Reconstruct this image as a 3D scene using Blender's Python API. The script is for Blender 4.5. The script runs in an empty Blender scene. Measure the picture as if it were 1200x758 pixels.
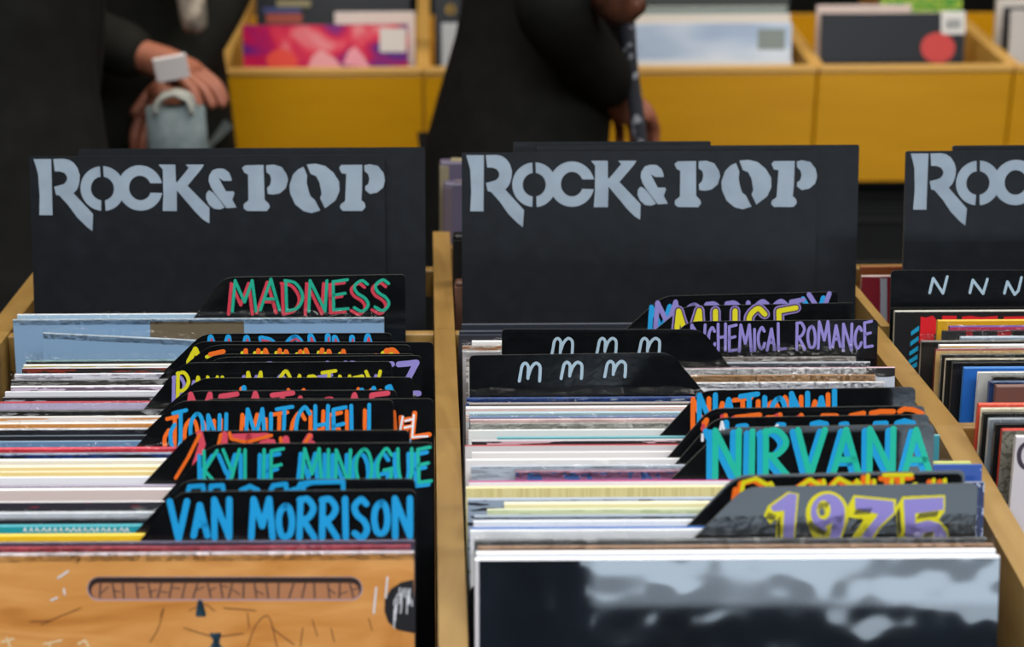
import bpy, bmesh, math, random
from mathutils import Vector, Matrix, noise
random.seed(7)
scene = bpy.context.scene
COL = scene.collection

# ------------------------------------------------------------------ camera
FPX, CX, CY = 1900.0, 503.0, 379.0          # focal length and principal point in photo pixels (1200 x 758)
TILT, ROLL, CAMZ = math.radians(18.6), 0.0055, 1.445
CAM_M = Matrix.Rotation(math.pi/2 - TILT, 4, 'X') @ Matrix.Rotation(-ROLL, 4, 'Z')
cam_d = bpy.data.cameras.new('camera'); cam = bpy.data.objects.new('camera', cam_d); COL.objects.link(cam)
cam.matrix_world = Matrix.Translation((0, 0, CAMZ)) @ CAM_M
cam_d.sensor_width = 36; cam_d.lens = FPX*36/1200; cam_d.shift_x = (600-CX)/1200
cam_d.clip_start = .05
cam_d.dof.use_dof = True; cam_d.dof.focus_distance = 1.27; cam_d.dof.aperture_fstop = 5.5
scene.camera = cam
scene.view_settings.view_transform = 'Standard'; scene.view_settings.look = 'None'
scene.view_settings.gamma = 1; scene.view_settings.use_curve_mapping = False
scene.view_settings.exposure = 0.0
scene.cycles.max_bounces = 8; scene.cycles.transparent_max_bounces = 16
scene.cycles.caustics_reflective = False; scene.cycles.caustics_refractive = False

# ------------------------------------------------------------------ light
w = bpy.data.worlds.new('world'); scene.world = w; w.use_nodes = True
w.node_tree.nodes['Background'].inputs[0].default_value = (.62, .72, .85, 1)
w.node_tree.nodes['Background'].inputs[1].default_value = .25
def area(name, loc, target, sx, sy, power, color):
    l = bpy.data.lights.new(name, 'AREA'); l.shape = 'RECTANGLE'; l.size = sx; l.size_y = sy
    l.energy = power; l.color = color
    o = bpy.data.objects.new(name, l); COL.objects.link(o); o.location = loc
    o.rotation_euler = (Vector(target)-Vector(loc)).to_track_quat('-Z', 'Y').to_euler()
    return o
area('shop_window_daylight', (1.75, -3.2, .925), (1.75, 0, .925), 2.5, .55, 21, (.70, .85, 1))
area('skylight', (.3, -.2, 2.95), (.3, 1.0, .9), 3.2, 1.4, 122, (.95, .97, 1))
area('hall_ceiling_light', (.6, 2.0, 2.95), (.6, 2.6, 0), 3.0, .8, 60, (1, .93, .82))

# ------------------------------------------------------------------ pixel -> place
O = Vector((0, 0, CAMZ)); R3 = CAM_M.to_3x3()
def ray(px, py): return R3 @ Vector(((px-CX)/FPX, (CY-py)/FPX, -1))
def hit_z(px, py, z):
    d = ray(px, py); return O + d*((z-CAMZ)/d.z)
def hit_y(px, py, y):
    d = ray(px, py); return O + d*(y/d.y)
def hit_plane(px, py, p, n):
    d = ray(px, py); return O + d*((p-O).dot(n)/d.dot(n))

# ------------------------------------------------------------------ materials
def lin(c):
    if isinstance(c, str):
        c = tuple(int(c[i:i+2], 16)/255 for i in (0, 2, 4))
    return tuple(x/12.92 if x <= .04045 else ((x+.055)/1.055)**2.4 for x in c) + (1,)
MATS = {}
def mat(name, color, rough=.5, spec=.5, coat=0, emit=None):
    key = (name, color if isinstance(color, str) else tuple(color), rough, coat)
    if key in MATS: return MATS[key]
    m = bpy.data.materials.new(name); m.use_nodes = True
    b = m.node_tree.nodes['Principled BSDF']
    b.inputs['Base Color'].default_value = lin(color); b.inputs['Roughness'].default_value = rough
    b.inputs['Specular IOR Level'].default_value = spec; b.inputs['Coat Weight'].default_value = coat
    MATS[key] = m; return m
def nodes(m): return m.node_tree.nodes, m.node_tree.links, m.node_tree.nodes['Principled BSDF']
def noise_mat(name, stops, scale=(1, 1, 1), nscale=6, detail=4, rough=.5, bump=0, distort=0, coat=0, constant=False, bscale=None, spec=.5):
    """principled surface whose colour is a ramp over stretched 3-D noise"""
    key = (name, str(stops), scale, nscale)
    if key in MATS: return MATS[key]
    m = bpy.data.materials.new(name); m.use_nodes = True
    N, L, b = nodes(m)
    tc = N.new('ShaderNodeTexCoord'); mp = N.new('ShaderNodeMapping'); nz = N.new('ShaderNodeTexNoise'); cr = N.new('ShaderNodeValToRGB')
    mp.inputs['Scale'].default_value = scale
    nz.inputs['Scale'].default_value = nscale; nz.inputs['Detail'].default_value = detail; nz.inputs['Distortion'].default_value = distort
    L.new(tc.outputs['Object'], mp.inputs[0]); L.new(mp.outputs[0], nz.inputs['Vector']); L.new(nz.outputs['Fac'], cr.inputs[0])
    e = cr.color_ramp.elements
    while len(e) < len(stops): e.new(.5)
    for k, (p, c) in enumerate(stops): e[k].position = p; e[k].color = lin(c)
    if constant: cr.color_ramp.interpolation = 'CONSTANT'
    L.new(cr.outputs[0], b.inputs['Base Color'])
    b.inputs['Roughness'].default_value = rough; b.inputs['Coat Weight'].default_value = coat; b.inputs['Specular IOR Level'].default_value = spec
    if bump:
        bp = N.new('ShaderNodeBump'); bp.inputs['Strength'].default_value = bump; bp.inputs['Distance'].default_value = .01
        if bscale:
            n2 = N.new('ShaderNodeTexNoise'); n2.inputs['Scale'].default_value = bscale; n2.inputs['Detail'].default_value = 3
            L.new(tc.outputs['Object'], n2.inputs['Vector']); L.new(n2.outputs['Fac'], bp.inputs['Height'])
        else: L.new(nz.outputs['Fac'], bp.inputs['Height'])
        L.new(bp.outputs[0], b.inputs['Normal'])
    MATS[key] = m; return m

M_CARD = noise_mat('black_plastic', [(.3, '0c0d0f'), (.7, '111315')], (1, 1, 1), 90, 3, rough=.13, bump=.01, spec=.5)
M_CARDEDGE = mat('painted_edge_light', '5a5a55', .45)  # lighter grey than the faces: light caught along board edges, put into the colour
M_SIGN = noise_mat('black_sign_board', [(.3, '101317'), (.7, '171b20')], (1, 1, 1), 60, 3, rough=.36, bump=.02, spec=.35)
M_WOOD = noise_mat('pale_beech', [(.25, '735426'), (.5, '906f38'), (.75, '9e7e46')], (14, 1.2, 14), 3, 5, rough=.42, distort=.6, bump=.02)
M_WOODIN = noise_mat('beech_board_face', [(.25, '9c733a'), (.5, 'b4874a'), (.75, 'c09659')], (2, 2, 22), 3, 5, rough=.5, distort=.6)
M_YEL = noise_mat('amber_panel', [(.3, 'c08800'), (.7, 'c89000')], (1.5, 1, 8), 3, 3, rough=.38)
M_YELEDGE = mat('amber_panel_edge', 'd9a95a', .4)
M_DARK = mat('dark_base', '0c0c0a', .7)
M_PAPER = mat('white_paper_edge', 'e9e8ea', .7)

def film_mat(name, fac, rough, bscale, strength, tint=(1, 1, 1, 1)):
    m = bpy.data.materials.new(name); m.use_nodes = True
    N, L = m.node_tree.nodes, m.node_tree.links
    N.remove(N['Principled BSDF']); out = N['Material Output']
    t = N.new('ShaderNodeBsdfTransparent'); g = N.new('ShaderNodeBsdfGlossy'); mx = N.new('ShaderNodeMixShader')
    t.inputs[0].default_value = tint
    g.inputs['Roughness'].default_value = rough; g.inputs['Color'].default_value = (.95, .97, 1, 1)
    fr = N.new('ShaderNodeLayerWeight'); fr.inputs[0].default_value = fac
    tc = N.new('ShaderNodeTexCoord'); nz = N.new('ShaderNodeTexNoise'); bp = N.new('ShaderNodeBump')
    nz.inputs['Scale'].default_value = bscale; nz.inputs['Detail'].default_value = 4; nz.inputs['Distortion'].default_value = 1.2
    bp.inputs['Strength'].default_value = strength; bp.inputs['Distance'].default_value = .01
    L.new(tc.outputs['Object'], nz.inputs['Vector']); L.new(nz.outputs['Fac'], bp.inputs['Height'])
    L.new(bp.outputs[0], g.inputs['Normal']); L.new(bp.outputs[0], fr.inputs['Normal'])
    L.new(fr.outputs['Fresnel'], mx.inputs[0]); L.new(t.outputs[0], mx.inputs[1]); L.new(g.outputs[0], mx.inputs[2])
    L.new(mx.outputs[0], out.inputs['Surface'])
    return m
M_FILM = film_mat('clear_plastic_film', .06, .10, 30, .25)
M_LIP = film_mat('crinkled_film_edge', .22, .16, 160, .9)

# ------------------------------------------------------------------ builders
def link(name, verts, faces, mats, parent=None, idx=None, smooth=False):
    me = bpy.data.meshes.new(name); me.from_pydata([tuple(v) for v in verts], [], faces)
    for m in (mats if isinstance(mats, (list, tuple)) else [mats]): me.materials.append(m)
    if idx: me.polygons.foreach_set('material_index', idx)
    if smooth: me.polygons.foreach_set('use_smooth', [True]*len(me.polygons))
    me.update()
    o = bpy.data.objects.new(name, me); COL.objects.link(o)
    if parent: o.parent = parent
    return o
def tag(o, label, cat=None, group=None):
    o['label'] = label
    if cat: o['category'] = cat
    if group: o['group'] = group
    return o
def struct(o): o['kind'] = 'structure'; return o
def empty(name, label, cat, loc=(0, 0, 0), rot=(0, 0, 0), group=None):
    o = bpy.data.objects.new(name, None); COL.objects.link(o); o.location = loc; o.rotation_euler = rot
    o.empty_display_size = .05
    return tag(o, label, cat, group)
class MB:
    def __init__(s): s.v = []; s.f = []; s.i = []
    def add(s, v, f, i=0):
        n = len(s.v); s.v += [Vector(x) for x in v]; s.f += [tuple(a+n for a in q) for q in f]; s.i += [i]*len(f); return s
    def box(s, x0, x1, y0, y1, z0, z1, b=.0015, i=0):
        """box with chamfered edges"""
        bm = bmesh.new(); bmesh.ops.create_cube(bm, size=1)
        for v in bm.verts: v.co = Vector((x0+(v.co.x+.5)*(x1-x0), y0+(v.co.y+.5)*(y1-y0), z0+(v.co.z+.5)*(z1-z0)))
        b = min(b, .3*min(x1-x0, y1-y0, z1-z0))
        if b > 0: bmesh.ops.bevel(bm, geom=bm.edges[:], offset=b, segments=2, affect='EDGES', profile=.5)
        bm.verts.index_update()
        s.add([v.co.copy() for v in bm.verts], [[v.index for v in f.verts] for f in bm.faces], i); bm.free(); return s
    def prism(s, poly, a0, a1, axis='y', i=0, iside=None):
        """extrude a 2-D polygon: axis 'y' -> poly in (x,z); axis 'x' -> poly in (y,z); axis 'z' -> poly in (x,y)"""
        n = len(poly)
        P = {'y': lambda p, a: (p[0], a, p[1]), 'x': lambda p, a: (a, p[0], p[1]), 'z': lambda p, a: (p[0], p[1], a)}[axis]
        v = [P(p, a0) for p in poly] + [P(p, a1) for p in poly]
        n0 = len(s.v); s.v += [Vector(x) for x in v]
        area2 = sum(poly[k][0]*poly[(k+1) % n][1]-poly[(k+1) % n][0]*poly[k][1] for k in range(n))
        fl = (area2 > 0) != (axis == 'y')
        a = list(range(n)); bq = [k+n for k in range(n)]
        # fl: polygon is counter-clockwise as seen from the +axis side
        caps = [tuple(reversed(a)), tuple(bq)] if fl else [tuple(a), tuple(reversed(bq))]
        for q in caps: s.f.append(tuple(x+n0 for x in q)); s.i.append(i)
        for k in range(n):
            k2 = (k+1) % n
            q = (k, k2, k2+n, k+n) if fl else (k2, k, k+n, k2+n)
            s.f.append(tuple(x+n0 for x in q)); s.i.append(i if iside is None else iside)
        return s
    def build(s, name, mats, parent=None, smooth=False): return link(name, s.v, s.f, mats, parent, s.i, smooth)

def round_poly(pts, radii, seg=4):
    out = []; n = len(pts)
    for k in range(n):
        p = Vector(pts[k]); r = radii[k]
        if r <= 0: out.append((p.x, p.y)); continue
        a = Vector(pts[k-1])-p; b = Vector(pts[(k+1) % n])-p
        r_ = min(r, a.length*.45, b.length*.45)
        p0 = p+a.normalized()*r_; p1 = p+b.normalized()*r_
        for j in range(seg+1):
            t = j/seg; q = p0*(1-t)**2+p*2*t*(1-t)+p1*t*t; out.append((q.x, q.y))
    return out

def catmull(P, n=5):
    if len(P) < 3: return P
    out = []
    Q = [2*P[0]-P[1]]+P+[2*P[-1]-P[-2]] if (P[0]-P[-1]).length > 1e-6 else [P[-2]]+P+[P[1]]
    for k in range(1, len(Q)-2):
        a, b, c, d = Q[k-1:k+3]
        for j in range(n):
            t = j/n
            out.append(.5*(2*b+(c-a)*t+(2*a-5*b+4*c-d)*t*t+(3*b-a-3*c+d)*t**3))
    out.append(Q[-2]); return out
def ribbon(mb, pts, wd, y, i=0, square=False):
    """flat painted stroke in the local x-z plane at depth y (faces -y)"""
    P = [Vector((p[0], p[1])) for p in pts]
    P = [p for k, p in enumerate(P) if k == 0 or (p-P[k-1]).length > 1e-7]
    if len(P) < 2: return
    for k in range(1, len(P)-1):
        if (P[k]-P[k-1]).normalized().dot((P[k+1]-P[k]).normalized()) < .55:
            ribbon(mb, P[:k+1], wd, y, i, square); ribbon(mb, P[k:], wd, y-.000003, i, square); return
    h = wd/2; L = []; Rr = []
    for k, p in enumerate(P):
        d0 = (p-P[k-1]).normalized() if k else (P[1]-p).normalized()
        d1 = (P[k+1]-p).normalized() if k < len(P)-1 else d0
        n0 = Vector((-d0.y, d0.x)); n1 = Vector((-d1.y, d1.x)); m = n0+n1
        m = m.normalized() if m.length > .35 else n0
        sc = min(1.6, 1/max(.3, m.dot(n0)))
        L.append(p+m*h*sc); Rr.append(p-m*h*sc)
    def cap(p, d):
        a0 = math.atan2(d.y, d.x)
        return [p+Vector((math.cos(a0+t), math.sin(a0+t)))*h for t in (-.9, -.3, .3, .9)]
    poly_v = [(q.x, y, q.y) for q in L]+[(q.x, y, q.y) for q in Rr]; n = len(P)
    mb.add(poly_v, [(k, k+n, k+n+1, k+1) for k in range(n-1)], i)
    if not square:
        for p, d, l, r in ((P[0], (P[0]-P[1]).normalized(), Rr[0], L[0]), (P[-1], (P[-1]-P[-2]).normalized(), L[-1], Rr[-1])):
            c = cap(p, d)
            ring = [l, *c, r] if ((c[0]-l).length < (c[-1]-l).length) else [r, *c, l]
            ar = sum(ring[k].x*ring[(k+1) % 6].y-ring[(k+1) % 6].x*ring[k].y for k in range(6))
            if ar < 0: ring.reverse()
            mb.add([(q.x, y, q.y) for q in ring], [tuple(range(6))], i)

# ------------------------------------------------------------------ hand lettering
G = {
 'A': (.85, 'L0,0 .5,1 1,0', 'L.2,.36 .8,.36'), 'C': (.75, 'S.95,.82 .6,1 .15,.75 .03,.35 .35,.0 .75,.08 .95,.25'),
 'D': (.8, 'L.05,1 .08,0', 'S.0,1 .6,.9 .97,.5 .7,.12 .08,0'), 'E': (.7, 'L.95,1 .05,.94 .08,.02 1,.06', 'L.08,.5 .8,.56'),
 'F': (.7, 'L.95,1 .05,.95 .05,0', 'L.08,.5 .8,.55'),
 'G': (.85, 'S.9,.82 .55,1 .1,.65 .1,.25 .45,.0 .85,.1 .9,.4', 'L.45,.4 .95,.45'), 'H': (.75, 'L.05,1 .08,0', 'L.92,1 .9,0', 'L.05,.48 .92,.52'),
 'I': (.2, 'L.5,1 .5,0'), 'J': (.85, 'L.2,.92 1,1', 'S.66,.97 .66,.5 .62,.1 .4,-.08 .12,.1 .05,.4 .3,.62'), 'K': (.8, 'L.08,1 .08,0', 'L.95,1 .1,.45 1,0'),
 'L': (.7, 'L.1,1 .08,.02 1,.05'), 'M': (1.05, 'L.0,0 .14,1 .52,.3 .86,1 1,0'), 'N': (.85, 'L.05,0 .08,1 .9,.02 .95,1'),
 'O': (.85, 'S.5,1 .12,.8 .02,.45 .2,.08 .52,0 .85,.12 .98,.5 .82,.88 .5,1'), 'P': (.75, 'L.1,0 .1,1', 'S.05,.98 .6,1 .95,.75 .65,.48 .12,.42'),
 'R': (.8, 'L.08,0 .1,1', 'S.05,.98 .55,1 .9,.76 .6,.52 .12,.46', 'L.3,.46 1,0'),
 'S': (.7, 'S.92,.88 .55,1 .1,.82 .25,.6 .75,.42 .92,.2 .55,.0 .05,.12'), 'T': (.8, 'L0,.94 1,1', 'L.5,.97 .48,0'), 'U': (.8, 'S.05,1 .08,.35 .35,.0 .7,.05 .92,.4 .95,1'),
 'V': (.85, 'L0,1 .5,0 1,1'), 'Y': (.85, 'L0,1 .5,.45', 'L1,1 .42,0'), 'Z': (.8, 'L.05,.95 .95,1 .05,.03 1,.05'),
 'm': (1.0, 'S0,0 .08,.45 .16,.85 .3,1 .42,.82 .4,.45 .38,.15', 'S.4,.3 .55,.75 .75,1 .92,.85 .92,.45 .88,0'), '.': (.15, 'L.4,.0 .6,.06'), "'": (.15, 'L.5,1 .5,.8'),
}
def glyph(ch):
    g = G[ch]; out = []
    for s in g[1:]:
        P = [Vector(tuple(float(t) for t in p.split(','))) for p in s[1:].split()]
        out.append(catmull(P, 5) if s[0] == 'S' else P)
    return g[0], out
def text_px(txt, x0, x1, yt, yb, slope=0, gap=.2, small='', rnd=.03, heights=None):
    """strokes of a hand-lettered line, in photo pixels, filling the box x0..x1, yt..yb"""
    rs = random.Random(txt); tot = 0; items = []
    for ch in txt:
        if ch == ' ': tot += .7; continue
        wd, st = glyph(ch); k = .8 if ch in small else 1
        items.append((tot, wd*k, st, k)); tot += wd*k+gap
    tot -= gap; out = []; sx = (x1-x0)/tot
    for n, (o, wd, st, k) in enumerate(items):
        dy = rs.uniform(-rnd, rnd); hk = (heights[n] if heights else 1)*k; sk = rs.uniform(-.05, .05)
        for s in st:
            out.append([(x0+(o+p.x*wd+sk*(p.y-.5))*sx, yb+slope*((o+p.x*wd)*sx)-(p.y*hk+dy+(1-k)*.3)*(yb-yt)) for p in s])
    return out

# ------------------------------------------------------------------ things that stand leaning in a bin
FZ = .692
class Lean:
    """a slanting plane through a top edge point; local x = width, z = up the slope, y = thickness (front at 0)"""
    def __init__(s, y_equiv, x_ref, alpha, ztop=1.0, X=None):
        a = math.radians(alpha); T = hit_z(x_ref, y_equiv, ztop); s.a = a
        s.u = Vector((0, math.sin(a), math.cos(a))); s.n = Vector((0, -math.cos(a), math.sin(a)))
        s.B = T - s.u*((ztop-FZ)/math.cos(a)); s.B.x = 0; s.T = T
    def loc(s, px, py):
        p = hit_plane(px, py, s.B, s.n); return (p.x, (p-s.B).dot(s.u))
    def place(s, o): o.location = s.B; o.rotation_euler = (-s.a, 0, 0); return o

def paint(L, parent, layers, y0=-.0002, name='lettering'):
    """layers: list of (strokes in px, width in px, material, dx, dy)"""
    for k, (strokes, wpx, m, dx, dy) in enumerate(layers):
        mb = MB(); 
        for j, s in enumerate(strokes):
            P = [L.loc(x+dx, y+dy) for x, y in s]
            a = L.loc(s[0][0], s[0][1]); b = L.loc(s[0][0]+10, s[0][1]); sc = abs(b[0]-a[0])/10
            ribbon(mb, P, wpx*sc, y0-.0002*k-.000003*j)
        mb.build(name, m, parent)

def card(y, x_ref, outline, label, alpha=12, ztop=1.0, xl=None, xr=None, tab='right', layers=(), xlim=None, lmin=-9):
    """divider card with a chamfered tab. outline in px: [foot of slope, slope corner, far corner]"""
    L = Lean(y, x_ref, alpha, ztop); f, c, e = [L.loc(*p) for p in outline]
    if tab == 'right':
        R = e[0] if xlim is None else min(e[0], xlim); left = max(R-.318, lmin)
        d = (c[0]-f[0])/(c[1]-f[1]); zs = max(f[1]-.03, .2); xs = max(f[0]-d*(f[1]-zs), left+.01)
        pts = [(left, 0), (left, zs), (xs, zs), c, (R, e[1]), (R, 0)]; rad = [.003, .006, .004, .009, .004, .003]
    else:
        left = max(e[0], lmin); R = left+.311
        d = (c[0]-f[0])/(c[1]-f[1]); zs = max(f[1]-.03, .2); xs = min(f[0]-d*(f[1]-zs), R-.01)
        pts = [(left, 0), (left, e[1]), c, (xs, zs), (R, zs), (R, 0)]; rad = [.003, .004, .009, .004, .006, .003]
    poly = round_poly(pts, rad)
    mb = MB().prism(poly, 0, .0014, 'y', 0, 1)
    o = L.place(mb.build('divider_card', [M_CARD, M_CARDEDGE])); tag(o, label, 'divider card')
    paint(L, o, layers)
    return o, L

def cover_mat(c, c2=None, sc=(9, 1, 60), th=.52):
    if c2 is None: return mat('printed_cover', c, .42)
    return noise_mat('patterned_cover', [(0, c), (th, c2)], sc, 5, 3, rough=.4, constant=True)
def film(parent, x0, x1, h, seed, lip=.005):
    """clear plastic outer sleeve: front sheet with a ragged, crinkled mouth"""
    rs = random.Random(seed); n = 46; v = []; f = []; idx = []
    zs = [h*.55, h*.9, h-.004, h+.001, h+lip]
    for j, z in enumerate(zs):
        for k in range(n+1):
            x = x0+(x1-x0)*k/n; q = noise.noise((x*38, seed*3.1, j*2.0))
            dz = (q*.0035+rs.uniform(-.0006, .0006)) if j == 4 else 0
            dy = (-.0007, -.0007-.0003*abs(q), -.0009-.0006*abs(q), -.0006-.001*q, .001+.0015*q)[j]
            v.append((x, dy, z+dz))
    for j in range(4):
        for k in range(n):
            a = j*(n+1)+k; f.append((a, a+1, a+n+2, a+n+1)); idx.append(1 if j >= 2 else 0)
    return link('plastic_sleeve', v, f, [M_FILM, M_LIP], parent, idx, True)
def record_mesh(name, x0, x1, h, t, m_cover, m_edge, openmouth=False):
    """card sleeve: rounded closed spine on top, or an open mouth between two card walls"""
    mb = MB(); c = min(.0012, t*.3)
    if openmouth and t > .0028:
        wl = .0007
        prof = [(0, 0), (0, h-.0003), (.0003, h), (wl, h), (wl, h-.006), (t-wl, h-.006), (t-wl, h), (t-.0003, h), (t, h-.0003), (t, 0)]
    else:
        prof = [(0, 0), (0, h-c), (c*.35, h-c*.3), (c, h), (t-c, h), (t-c*.35, h-c*.3), (t, h-c), (t, 0)]
    n = len(prof); v = [(x0, *p) for p in prof]+[(x1, *p) for p in prof]
    f = []; idx = []
    for k in range(n):
        k2 = (k+1) % n; f.append((k, k2, k2+n, k+n)); idx.append(0 if k == 0 or prof[k][0] == t == prof[k2][0] else 1)
    f += [tuple(reversed(range(n))), tuple(range(n, 2*n))]; idx += [1, 1]
    me_f = [tuple(reversed(q)) for q in f]
    o = link(name, v, me_f, [m_cover, m_edge], None, idx)
    return o

YPREV = {}
def record(bin_, y, x_ref, color, label, c2=None, edge=None, xl=None, xr=None, t=.0036, alpha=12, ztop=1.0, filmy=False, inner=True,
           roll=0, width=.315, pat=None, cover=None, name='vinyl_record', group=None, th=.52):
    L = Lean(y, x_ref, alpha, ztop); h = (ztop-FZ)/math.cos(L.a)
    rs = random.Random(label)
    if roll: h -= width*math.sin(roll)
    if xl is not None: x0 = L.loc(*xl)[0]; x1 = x0+width
    elif xr is not None: x1 = L.loc(*xr)[0]; x0 = x1-width
    elif bin_ == 'left': x1 = -.0095-rs.uniform(0, .004); x0 = x1-width
    else: x0 = .0268+rs.uniform(0, .003); x1 = x0+width
    if bin_ == 'mid': x1 = min(x1, .3718)
    if bin_ == 'right': x0 = max(x0, .395)
    # keep clear of the neighbour behind
    prev = YPREV.get(bin_)
    if prev is not None:
        gap = (prev - L.B.y)*math.cos(L.a)
        t = max(.0012, min(t, gap-.0005))
    YPREV[bin_] = L.B.y
    m = cover or cover_mat(color, c2, pat or (9, 1, 60), th)
    me = mat('sleeve_edge', edge or 'd8d6d4', .55)
    om = inner and rs.random() < .6
    o = record_mesh(name, x0, x1, h, t, m, me, om)
    L.place(o); o.rotation_euler = (-L.a, roll, 0)
    if roll:
        q = Matrix.Rotation(-L.a, 3, 'X') @ Matrix.Rotation(roll, 3, 'Y')
        o.rotation_euler = q.to_euler(); p = Vector((x0, 0, 0)); o.location = L.B+p-q @ p+L.u*width*math.sin(roll)
    tag(o, label, 'record', group)
    if om and t > .0028:
        link('inner_sleeve', [(x0+.004, t*.42, .02), (x1-.004, t*.42, .02), (x1-.004, t*.42, h-.0015), (x0+.004, t*.42, h-.0015),
                              (x0+.004, t*.58, .02), (x1-.004, t*.58, .02), (x1-.004, t*.58, h-.0015), (x0+.004, t*.58, h-.0015)],
             [(0, 1, 2, 3), (5, 4, 7, 6), (3, 2, 6, 7), (1, 0, 4, 5), (0, 3, 7, 4), (2, 1, 5, 6)], M_PAPER, o)
    if filmy: film(o, x0-.001, x1+.001, h, rs.uniform(0, 50), .006 if filmy is True else filmy)
    return o, L, (x0, x1, h)
def card_mark(bin_, L): YPREV[bin_] = L.B.y

# ================================================================== THE HALL
m_floor = noise_mat('worn_floor', [(.3, '4a4438'), (.7, '5e574a')], (1, 1, 1), 3, 5, rough=.6)
struct(MB().box(-5, 5, -3.4, 8, -.1, 0, 0).build('floor', m_floor))
m_wall = mat('dark_plaster', '25241f', .9)
struct(MB().box(-5, 5, 8, 8.15, 0, 3.1, 0).build('wall_back', m_wall))
struct(MB().box(-5.15, -5, -3.4, 8, 0, 3.1, 0).build('wall_left', m_wall))
struct(MB().box(5, 5.15, -3.4, 8, 0, 3.1, 0).build('wall_right', m_wall))
struct(MB().box(-5, 5, -3.4, 8, 3.1, 3.2, 0).build('ceiling', mat('ceiling_paint', '6a6862', .9)))
mw = MB().box(-5, .48, -3.4, -3.25, 0, 3.1, 0).box(3.02, 5, -3.4, -3.25, 0, 3.1, 0).box(.48, 3.02, -3.4, -3.25, 0, .64, 0).box(.48, 3.02, -3.4, -3.25, 1.16, 3.1, 0)
struct(mw.build('wall_front', m_wall))

# ================================================================== RECORD RACKS
XP = [(-.387, -.366), (.0045, .0222), (.3727, .3927), (.760, .780)]      # the upright partitions between the columns
def rack(name, label, y0, y1, prof, cross, floor_z=FZ, front=True, xp=XP, deep=0):
    root = empty(name, label, 'record rack', (0, (y0+y1)/2, 0)); oy = -(y0+y1)/2
    def part(n, mb, m):
        for v in mb.v: v.y += oy
        return mb.build(n, m, root)
    for a, b in xp:
        part('partition_board', MB().prism(round_poly(prof, [0]*len(prof)), a, b, 'x'), M_WOOD)
    part('bottom_board', MB().box(xp[0][1], xp[3][0], y0, y1+deep, floor_z-.024, floor_z-.004), M_WOODIN)
    for (k, ya, yb, za, zb) in cross:
        part('cross_board', MB().box(xp[k][1], xp[k+1][0], ya, yb, za, zb), M_WOOD)
    if front:
        for k in range(3): part('front_board', MB().box(xp[k][1], xp[k+1][0], y0, y0+.018, floor_z-.004, .865), M_WOODIN)
    for x in (xp[0][0]+.035, xp[3][1]-.035):
        for y in (y0+.06, y1-.06):
            part('leg', MB().box(x-.022, x+.022, y-.022, y+.022, 0, floor_z-.024), M_WOOD)
    return root
rack('record_rack', 'pale wooden record rack in the foreground, full of records and lettered divider cards', .79, 1.340,
     [(.79, FZ-.024), (1.340, FZ-.024), (1.340, .989), (1.112, .989), (.79, .944)],
     [(0, 1.329, 1.340, .955, .988), (1, 1.329, 1.340, .955, .988), (2, 1.1085, 1.120, .962, .9885)])
rack('record_rack', 'pale wooden record rack directly behind the foreground one, holding the black sign boards', 1.3405, 1.66,
     [(1.3405, FZ-.024), (1.66, FZ-.024), (1.66, .989), (1.3405, .989)],
     [(0, 1.52, 1.535, .96, .988), (1, 1.645, 1.66, .93, .975), (2, 1.52, 1.535, .96, .988)], front=False, deep=.16, xp=[XP[0], XP[1], (.3945, .4030), XP[3]])

# ================================================================== SIGN BOARDS WITH STENCILLED LETTERING
def sign(y, px_l, px_r, py_l, label, alpha=12, letters=None, x_fix=None):
    a = math.radians(alpha)
    u = Vector((0, math.sin(a), math.cos(a))); n = Vector((0, -math.cos(a), math.sin(a))); B = Vector((0, y, FZ))
    P = hit_plane(px_l, py_l, B, n); h = (P-B).dot(u); x0 = P.x
    x1 = hit_plane(px_r, py_l-.0055*(px_r-px_l), B, n).x
    poly = round_poly([(0, 0), (0, h), (x1-x0, h), (x1-x0, 0)], [.002]*4, 3)
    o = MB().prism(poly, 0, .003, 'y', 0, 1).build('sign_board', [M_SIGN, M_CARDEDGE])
    o.location = (x0, y, FZ); o.rotation_euler = (-a, 0, 0); tag(o, label, 'sign')
    def loc(px, py):
        p = hit_plane(px, py, B, n); return (p.x-x0, (p-B).dot(u))
    return o, h, loc
def arc(cx, cy, rx, ry, a0, a1, n=22):
    return [(cx+rx*math.cos(math.radians(a0+(a1-a0)*k/n)), cy+ry*math.sin(math.radians(a0+(a1-a0)*k/n))) for k in range(n+1)]
def c1(P): return [(540+x/7.22, 170+y/7.22) for x, y in P]
def c2_(P): return [(660+x/7.22, 170+y/7.22) for x, y in P]
def c3(P): return [(780+x/6.316, 170+y/6.316) for x, y in P]
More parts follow.
